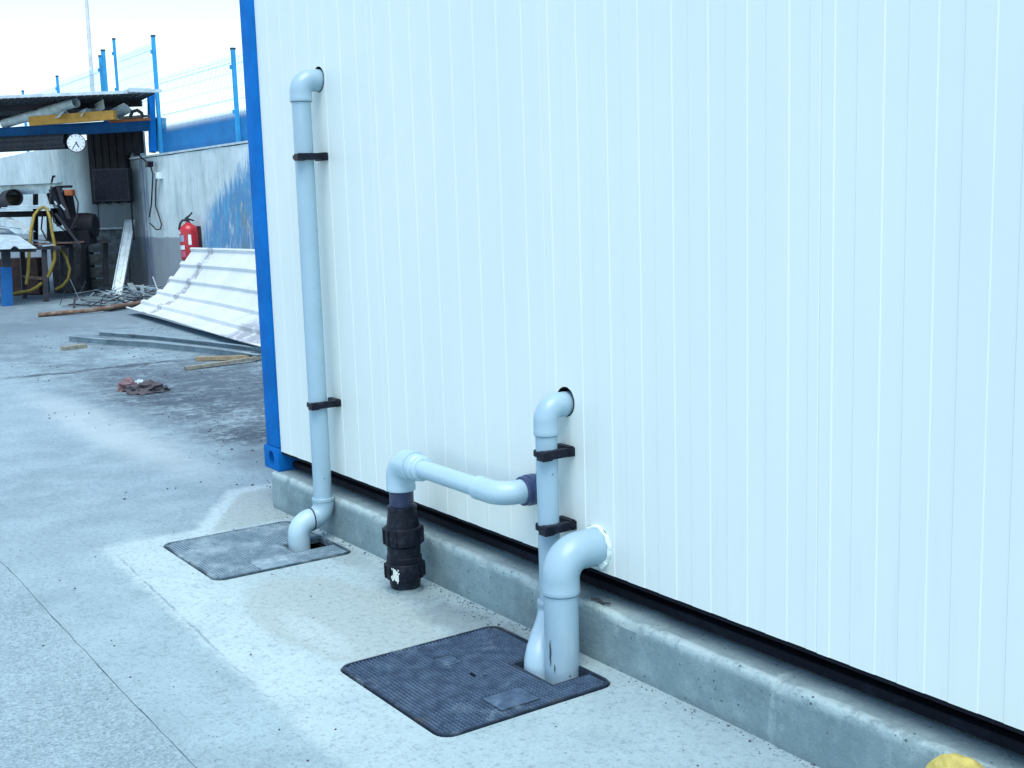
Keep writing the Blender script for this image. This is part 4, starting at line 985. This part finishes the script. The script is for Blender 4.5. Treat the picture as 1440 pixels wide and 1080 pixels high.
# ---- things on the yard floor
la, lb_ = Vector((-16.9069, 3.8529, -0.0246)), Vector((-17.8242, 4.4878, 1.3117))
d_ = (lb_ - la).normalized(); sx = d_.cross(fy).normalized(); ln = MB()
hl = (lb_ - la).length / 2; ce = (la + lb_) / 2; wv = .085
ln.obox(ce, d_, sx, d_.cross(sx), hl, wv, .006)
for sg in (-1, 1): ln.obox(ce + sx * (wv * sg) - fy * .025, d_, sx, fy, hl, .006, .03)
ln.obox(ce - fy * .012, d_, sx, fy, hl, .012, .012)
single(ln, 'leaning_channel', M['alu'], 'pale aluminium channel leaning upright against the wall', 'metal profile')
gS = 'metal offcuts in the scrap heap'
scraps = [([(-16.8509, 3.5452, 0.0000), (-16.8121, 3.8474, 0.1043), (-16.5434, 4.0781, 0.1624), (-15.8189, 4.2358, 0.1347)], .012, .07, 'alu', 'curved pale strip arching over the scrap heap'),
          ([(-16.6968, 4.0416, 0.1953), (-15.1569, 3.7244, -0.0323)], .02, .09, 'galv', 'flat grey bar standing steeply out of the scrap heap'),
          ([(-16.1737, 4.0859, 0.1775), (-15.2421, 3.7891, 0.0047)], .015, .06, 'galv', 'short grey bar upright beside the flat one'),
          ([(-18.0823, 3.9694, 0.0000), (-15.0747, 3.4946, 0.0005), (-14.6689, 3.5500, -0.0043)], .02, .05, 'alu', 'thin pale bar lying low across the scrap heap'),
          ([(-19.3752, 4.0950, 0.0000), (-16.2846, 3.5328, 0.0651)], .015, .03, 'alu', 'thin pale rod at the far left end of the scrap heap'),
          ([(-18.8173, 4.0600, 0.0000), (-15.9213, 3.5193, 0.0362)], .015, .03, 'galv', 'thin grey rod beside the pale one in the scrap'),
          ([(-13.8526, 2.8042, 0.0000), (-14.5528, 3.7309, 0.0337)], .06, .12, 'dark_metal', 'dark beam lying in the shadow under the white roof sheets'),
          ([(-15.3796, 2.6628, 0.0000), (-14.1848, 3.1146, 0.0000)], .02, .04, 'dark_metal', 'thin dark rod on the ground in front of the scrap')]
for pts, th, w, mk, lab in scraps:
    m = MB()
    if len(pts) > 2:
        for i in range(len(pts) - 1): m.bar(Vector(pts[i]) + Vector((0, 0, .03)), Vector(pts[i+1]) + Vector((0, 0, .03)), w, th)
    else: m.bar(Vector(pts[0]) + Vector((0, 0, .03)), Vector(pts[1]) + Vector((0, 0, .03)), w, th)
    single(m, 'metal_offcut', M[mk], lab, 'scrap metal', gS)
hp = MB(); rnd = random.Random(5); c0 = Vector((-15.2747, 3.6711, 0.0000))
for i in range(90):
    c = c0 + Vector((rnd.gauss(0, .5), rnd.gauss(0, .55), rnd.uniform(.02, .16))); d = Vector((rnd.gauss(0, 1), rnd.gauss(0, 1), rnd.gauss(0, .25))).normalized()
    hp.bar(c - d * rnd.uniform(.05, .3), c + d * rnd.uniform(.05, .3), rnd.uniform(.008, .035), rnd.uniform(.005, .012))
o = hp.build('scrap_litter', M['dark_metal'], None, kind='stuff'); o['label'] = 'tangle of small dark scrap pieces by the wall'
hg = MB()
for i in range(44):
    c = c0 + Vector((rnd.gauss(0, .4), rnd.gauss(0, .45), rnd.uniform(.08, .24))); d = Vector((rnd.gauss(.4, .8), rnd.gauss(.5, .8), rnd.gauss(0, .22))).normalized()
    hg.bar(c - d * rnd.uniform(.08, .35), c + d * rnd.uniform(.08, .35), rnd.uniform(.006, .02), rnd.uniform(.004, .009))
o = hg.build('scrap_slivers', M['galv'], None, kind='stuff'); o['label'] = 'bright thin metal slivers on top of the scrap tangle'
single(MB().tube([Vector((-13.7649, 1.8078, 0.0000)) + Vector((0, 0, .03)), Vector((-13.6625, 2.5434, 0.0000)) + Vector((0, 0, .05)), Vector((-13.9413, 3.4415, 0.0000)) + Vector((0, 0, .09))], .034, 10), 'rusty_pole', M['rust'], 'long rusty pole lying on the ground left of the white sheets', 'pole', smooth=50)

# ---- curled white roof sheets
ex = Vector((5.84, -.47, 0)).normalized()
prof0 = [(2.86, .05), (3.0, .085), (3.14, .15), (3.39, .285), (3.56, .455), (3.735, .66), (3.912, .875)]
def prof_at(s):
    # arc-length lookup on the bent cross-section
    L = [0]
    for i in range(1, len(prof0)): L.append(L[-1] + math.dist(prof0[i], prof0[i-1]))
    s = max(0, min(1, s)) * L[-1]
    for i in range(1, len(L)):
        if s <= L[i] + 1e-9:
            t = (s - L[i-1]) / (L[i] - L[i-1]); a, b_ = prof0[i-1], prof0[i]
            return (a[0] + (b_[0]-a[0])*t, a[1] + (b_[1]-a[1])*t), (b_[0]-a[0], b_[1]-a[1])
def roof_sheet(off, t0, t1, seed, label):
    ss = []
    for k in range(6):
        c = k / 5
        for ds, h in ((-.034, 0), (-.018, .038), (.018, .038), (.034, 0)): ss.append((c + ds, h))
        if k < 5:
            for q in (.3, .5, .7): ss.append((c + .2 * q, 0))
    ss = [(s, h) for s, h in ss if -.02 <= s <= 1.02]; ss.sort()
    nt = 30; vs = []; n = len(ss)
    for i in range(nt + 1):
        for (s, h) in ss:
            (y, z), (ty, tz) = prof_at(s); l = math.hypot(ty, tz); ny, nz = -tz / l, ty / l
            tt1 = t1 + (.5 * mnoise.noise(Vector((s * 3.1, seed, 0))) - .9 * (.5 - s) * (1 if seed > 1 else 0) if t1 < 5 else 0) + (.16 * mnoise.noise(Vector((s * 17, seed, 4))) if t1 < 5 else 0)
            t = t0 + (tt1 - t0) * i / nt
            sag = .02 * mnoise.noise(Vector((t * .5, s * 2, 1)))
            off_t = off * (1 - max(0, min(1, (i / nt - .7) / .25)) * .75) if off > .01 else off
            y2 = y + ny * (h + off_t + sag) + (s - .5) * 0; z2 = z + nz * (h + off_t + sag) + .012 * t * s
            p = Vector((-13.03, y2, z2)) + ex * t; vs.append(p)
    m = MB().add(vs, [(i*n+j, (i+1)*n+j, (i+1)*n+j+1, i*n+j+1) for i in range(nt) for j in range(n - 1)])
    o = single(m, 'roof_sheet', M['sheet'], label, 'roof sheet', 'white ribbed roof sheets', loc=(-13.03, 2.9, 0))
    sm = o.modifiers.new('thickness', 'SOLIDIFY'); sm.thickness = .008; sm.offset = 0
    return o
roof_sheet(0.0, 0.03, 7.2, 1, 'lower white ribbed roof sheet, showing where the top one is broken off')
roof_sheet(.018, 0.0, 4.45, 2, 'top white ribbed roof sheet with a row of dirt dashes and broken end')
# ---- galvanised channels, sticks, block and rag on the ground
def floor_channel(pts, hgt, wd, label):
    m = MB(); pts = [Vector(p) for p in pts]
    for i in range(len(pts) - 1):
        a, b_ = pts[i], pts[i+1]; d = (b_ - a).normalized(); nr = Vector((-d.y, d.x, 0))
        for z0, off, w, h in ((hgt / 2, 0, .004, hgt), (.004, -wd / 2, wd, .006), (hgt, -wd / 2, wd, .006)):
            m.obox((a + b_) / 2 + Vector((0, 0, z0)) + nr * off, d, nr, (0, 0, 1), (b_ - a).length / 2 + .002, w / 2, h / 2)
    single(m, 'floor_channel', M['channel'], label, 'metal profile', 'steel channels lying on the yard floor')
floor_channel([(-9.9893, 1.2698, 0.0000), (-9.2476, 1.4795, 0.0000), (-8.5408, 1.7706, 0.0000), (-7.4560, 2.0406, 0.0000), (-6.5287, 2.1747, 0.0000)], .065, .04, 'front steel channel lying along the foot of the white sheets')
floor_channel([(-10.3467, 1.7112, 0.0000), (-9.2930, 2.0568, 0.0000), (-8.0068, 2.3279, 0.0000), (-7.1508, 2.4680, 0.0000)], .05, .05, 'rear steel channel half hidden under the white sheets')
single(MB().bar(Vector((-9.0818, 0.9605, 0.0000)) + Vector((0,0,.022)), Vector((-9.1568, 1.2217, 0.0000)) + Vector((0,0,.022)), .09, .045).jitter(.004, 8), 'wood_block', M['grey_timber'], 'short wooden block alone on the open ground', 'wood block', bevel=.005)
gW = 'wooden sticks by the container corner'
single(MB().bar(Vector((-6.4503, 1.3947, 0.0000)) + Vector((0,0,.02)), Vector((-6.5580, 2.2164, 0.0000)) + Vector((0,0,.035)), .05, .03).jitter(.004, 5), 'wooden_stick', M['grey_timber'], 'longer wooden stick, its near end tapering over the dirt', 'stick', gW)
single(MB().bar(Vector((-7.0327, 1.7074, 0.0000)) + Vector((0,0,.025)), Vector((-6.7190, 2.1369, 0.0000)) + Vector((0,0,.025)), .06, .035).jitter(.004, 5), 'wooden_stick', M['tan_timber'], 'shorter thicker wooden stick lying behind the longer one', 'stick', gW)
rg = thing('rag_heap', (-5.4258, 0.6388, 0.0000), 'crumpled dirty rag heap with a pinkish fold on the ground', 'rag')
def crumple(c, sx_, sy_, sz_, seed, mat, name):
    bmv = bmesh.new(); bmesh.ops.create_icosphere(bmv, subdivisions=4, radius=1); m = MB(); bmv.verts.index_update(); vs = []
    for v in bmv.verts:
        q = v.co; d = 1 + .55 * mnoise.noise(q * 2.2 + Vector((seed, 0, 0))) + .35 * abs(mnoise.noise(q * 5 + Vector((0, seed, 0))))
        vs.append((c[0] + q.x * sx_ * d, c[1] + q.y * sy_ * d, max(.001, c[2] + q.z * sz_ * d)))
    m.add(vs, [tuple(v.index for v in f.verts) for f in bmv.faces]); bmv.free(); return m.build(name, mat, rg, smooth=50)
ra = Vector((-5.3813, 0.6832, 0.0000)); crumple((ra.x, ra.y, .025), .10, .13, .055, 2, M['rag'], 'rag_cloth')
ra = Vector((-5.6115, 0.6084, 0.0000)); crumple((ra.x, ra.y, .03), .08, .07, .06, 5, M['rag_pink'], 'pink_fold')
ra = Vector((-5.6595, 0.7181, -0.0000)); crumple((ra.x, ra.y, .035), .045, .04, .03, 9, M['rag_white'], 'pale_fold')
ra = Vector((-5.3442, 0.7709, 0.0000)); crumple((ra.x, ra.y, .015), .06, .08, .03, 12, M['dark_timber'], 'dark_fold')

# loose grit and crumbs over the dirty ground: nobody could count it
gm = MB(); rnd = random.Random(11)
def crumb(x, y, s):
    vs = [(x + s * rnd.uniform(.5, 1) * a, y + s * rnd.uniform(.5, 1) * b_, max(0.0005, s * rnd.uniform(.2, .8) * (c > 0))) for a, b_, c in ((1,0,0),(-.5,.9,0),(-.5,-.9,0),(.5,.4,1),(-.6,.1,1),(.1,-.6,1))]
    gm.add(vs, [(0,1,3),(1,4,3),(1,2,4),(2,5,4),(2,0,5),(0,3,5),(3,4,5)])
for i in range(4200):
    x = rnd.uniform(-11, -1.5); y = rnd.uniform(-.6, 2.6)
    if mnoise.noise(Vector((x * .8, y * 1.5, 0))) + .35 * mnoise.noise(Vector((x * 3, y * 3, 4))) + .25 * min(1, y) < .12: continue
    crumb(x, y, .0025 + .011 * rnd.random() ** 5)
for i in range(500):
    x = rnd.uniform(-1.2, 3.2); y = rnd.uniform(-2.2, -.05)
    crumb(x, y, .0015 + .006 * rnd.random() ** 5)
for i in range(700):
    x = rnd.uniform(-1.1, 3)
    if mnoise.noise(Vector((x * 2.5, 6, 1))) < -.15: continue
    crumb(x, -.045 - abs(rnd.gauss(0, .02)), .001 + .005 * rnd.random() ** 3)
for i in range(240):
    crumb(rnd.gauss(.85, .2), rnd.gauss(-.10, .035), .0012 + .0045 * rnd.random() ** 3)
o = gm.build('grit', M['stone'], None, kind='stuff'); o['label'] = 'loose dark grit and crumbs scattered over the concrete yard'

# ---- on the retaining wall
fe = thing('fire_extinguisher', (-14.6541, 4.4200, 0.5869), 'red fire extinguisher with white labels hung on the stained wall', 'fire extinguisher')
fb = Vector((-14.6071, 4.4200, 0.6566)); ft_ = Vector((-14.6371, 4.4200, 1.2352)); ax = (ft_ - fb).normalized(); fl = (ft_ - fb).length; fr = .15
body = MB().lathe(fb, ax, [(.11, 0), (fr * .96, .02), (fr, .05), (fr, fl - .14), (fr * .96, fl - .09), (fr * .82, fl - .045), (fr * .55, fl - .012), (.045, fl + .01), (.04, fl + .03)], 28)
body.build('cylinder_body', M['red'], fe, smooth=40)
vt = ft_ + ax * .03
vv = MB().lathe(vt, ax, [(.028, -.01), (.028, .05), (.02, .055)], 12).build('valve', M['black_rubber'], fe, smooth=40)
h1 = MB(); h1.bar(vt + ax * .05 - fx * .04, vt + ax * .10 + fx * .03, .035, .03); h1.bar(vt + ax * .09 + fx * .02, vt + ax * .15 + fx * .08, .03, .022); h1.bar(vt + ax * .055, vt + ax * .02 + fx * .1, .03, .022)
h1.build('lever_handle', M['black_rubber'], vv)
MB().tube([vt + ax * .03 - fx * .02, vt + ax * .03 - fx * .09, vt - ax * .03 - fx * .13, vt - ax * .12 - fx * .155], .018, 8).build('hose', M['black_rubber'], fe, smooth=50)
def wrap_label(name, mat, a0, a1, s0, s1):
    m = MB(); pts = []; n = 8; sdx = fx; sdy = ax.cross(fx).normalized()
    for k in range(n + 1):
        a = R(a0 + (a1 - a0) * k / n); dv = fx * math.sin(a) - Vector((fy.x, fy.y, 0)) * math.cos(a); dv = (dv - ax * dv.dot(ax)).normalized()
        pts.append(dv * (fr + .0025))
    vs = [fb + ax * s0 + p for p in pts] + [fb + ax * s1 + p for p in pts]
    m.add(vs, [(k, k+1, n+2+k, n+1+k) for k in range(n)]); m.build(name, mat, fe, smooth=60)
wrap_label('white_strip', M['white'], 8, 26, fl * .42, fl * .70)
wrap_label('grey_label', M['label_grey'], -70, -18, fl * .52, fl * .70)
wrap_label('white_label', M['white'], -72, -18, fl * .30, fl * .42)
wrap_label('small_label', M['white'], -75, -45, fl * .74, fl * .80)
wrap_label('pink_label', M['label_pink'], -68, -14, fl * .10, fl * .26)
MB().obox(fb + ax * (fl * .5) + Vector((0, .16, 0)), (1, 0, 0), (0, 1, 0), (0, 0, 1), .06, .02, .25).build('wall_hanger', M['dark_metal'], fe)
wk = Vector((-16.2568, 4.5500, 2.0511))
so = thing('wall_socket', tuple(wk), 'small white socket box on the retaining wall near the rack post', 'socket box')
MB().obox(wk, (1, 0, 0), (0, 1, 0), (0, 0, 1), .06, .05, .055).build('socket_box', M['white'], so, bevel=.008)
MB().obox(wk + Vector((-.085, 0, -.005)), (1, 0, 0), (0, 1, 0), (0, 0, 1), .02, .045, .05).build('plug', M['black_rubber'], so)
gC = 'black cables on the retaining wall'
single(MB().tube([(-16.3202, 4.5200, 2.0296), (-16.4929, 4.5500, 1.8408), (-16.5936, 4.5600, 1.5379), (-16.4758, 4.5600, 1.3900), (-16.3315, 4.5500, 1.2315), (-16.3279, 4.5300, 1.1470), (-16.4658, 4.5000, 1.1356), (-16.7237, 4.4800, 1.2465)], .012, 6), 'power_cable', M['black_rubber'], 'black cable hanging from the white socket with a curled end', 'cable', gC, smooth=50)
single(MB().tube([(-17.0925, 4.5000, 2.4246), (-16.8006, 4.5000, 2.3259), (-16.5471, 4.5000, 2.2547), (-16.4965, 4.5200, 2.0836), (-16.6214, 4.5300, 1.8444), (-16.7227, 4.5300, 1.5772), (-16.8604, 4.5200, 1.3568)], .014, 6), 'power_cable', M['black_rubber'], 'black cable draped from the wall top with a connector', 'cable', gC, smooth=50)
single(MB().obox((-16.5236, 4.4800, 2.2539), (1, 0, 0), (0, 1, 0), (.3, 0, 1), .07, .05, .05), 'cable_connector', M['black_plastic'], 'black cable connector dangling at the wall top', 'connector', bevel=.01)

for o in bpy.data.objects:
    if '_w' in o: del o['_w']
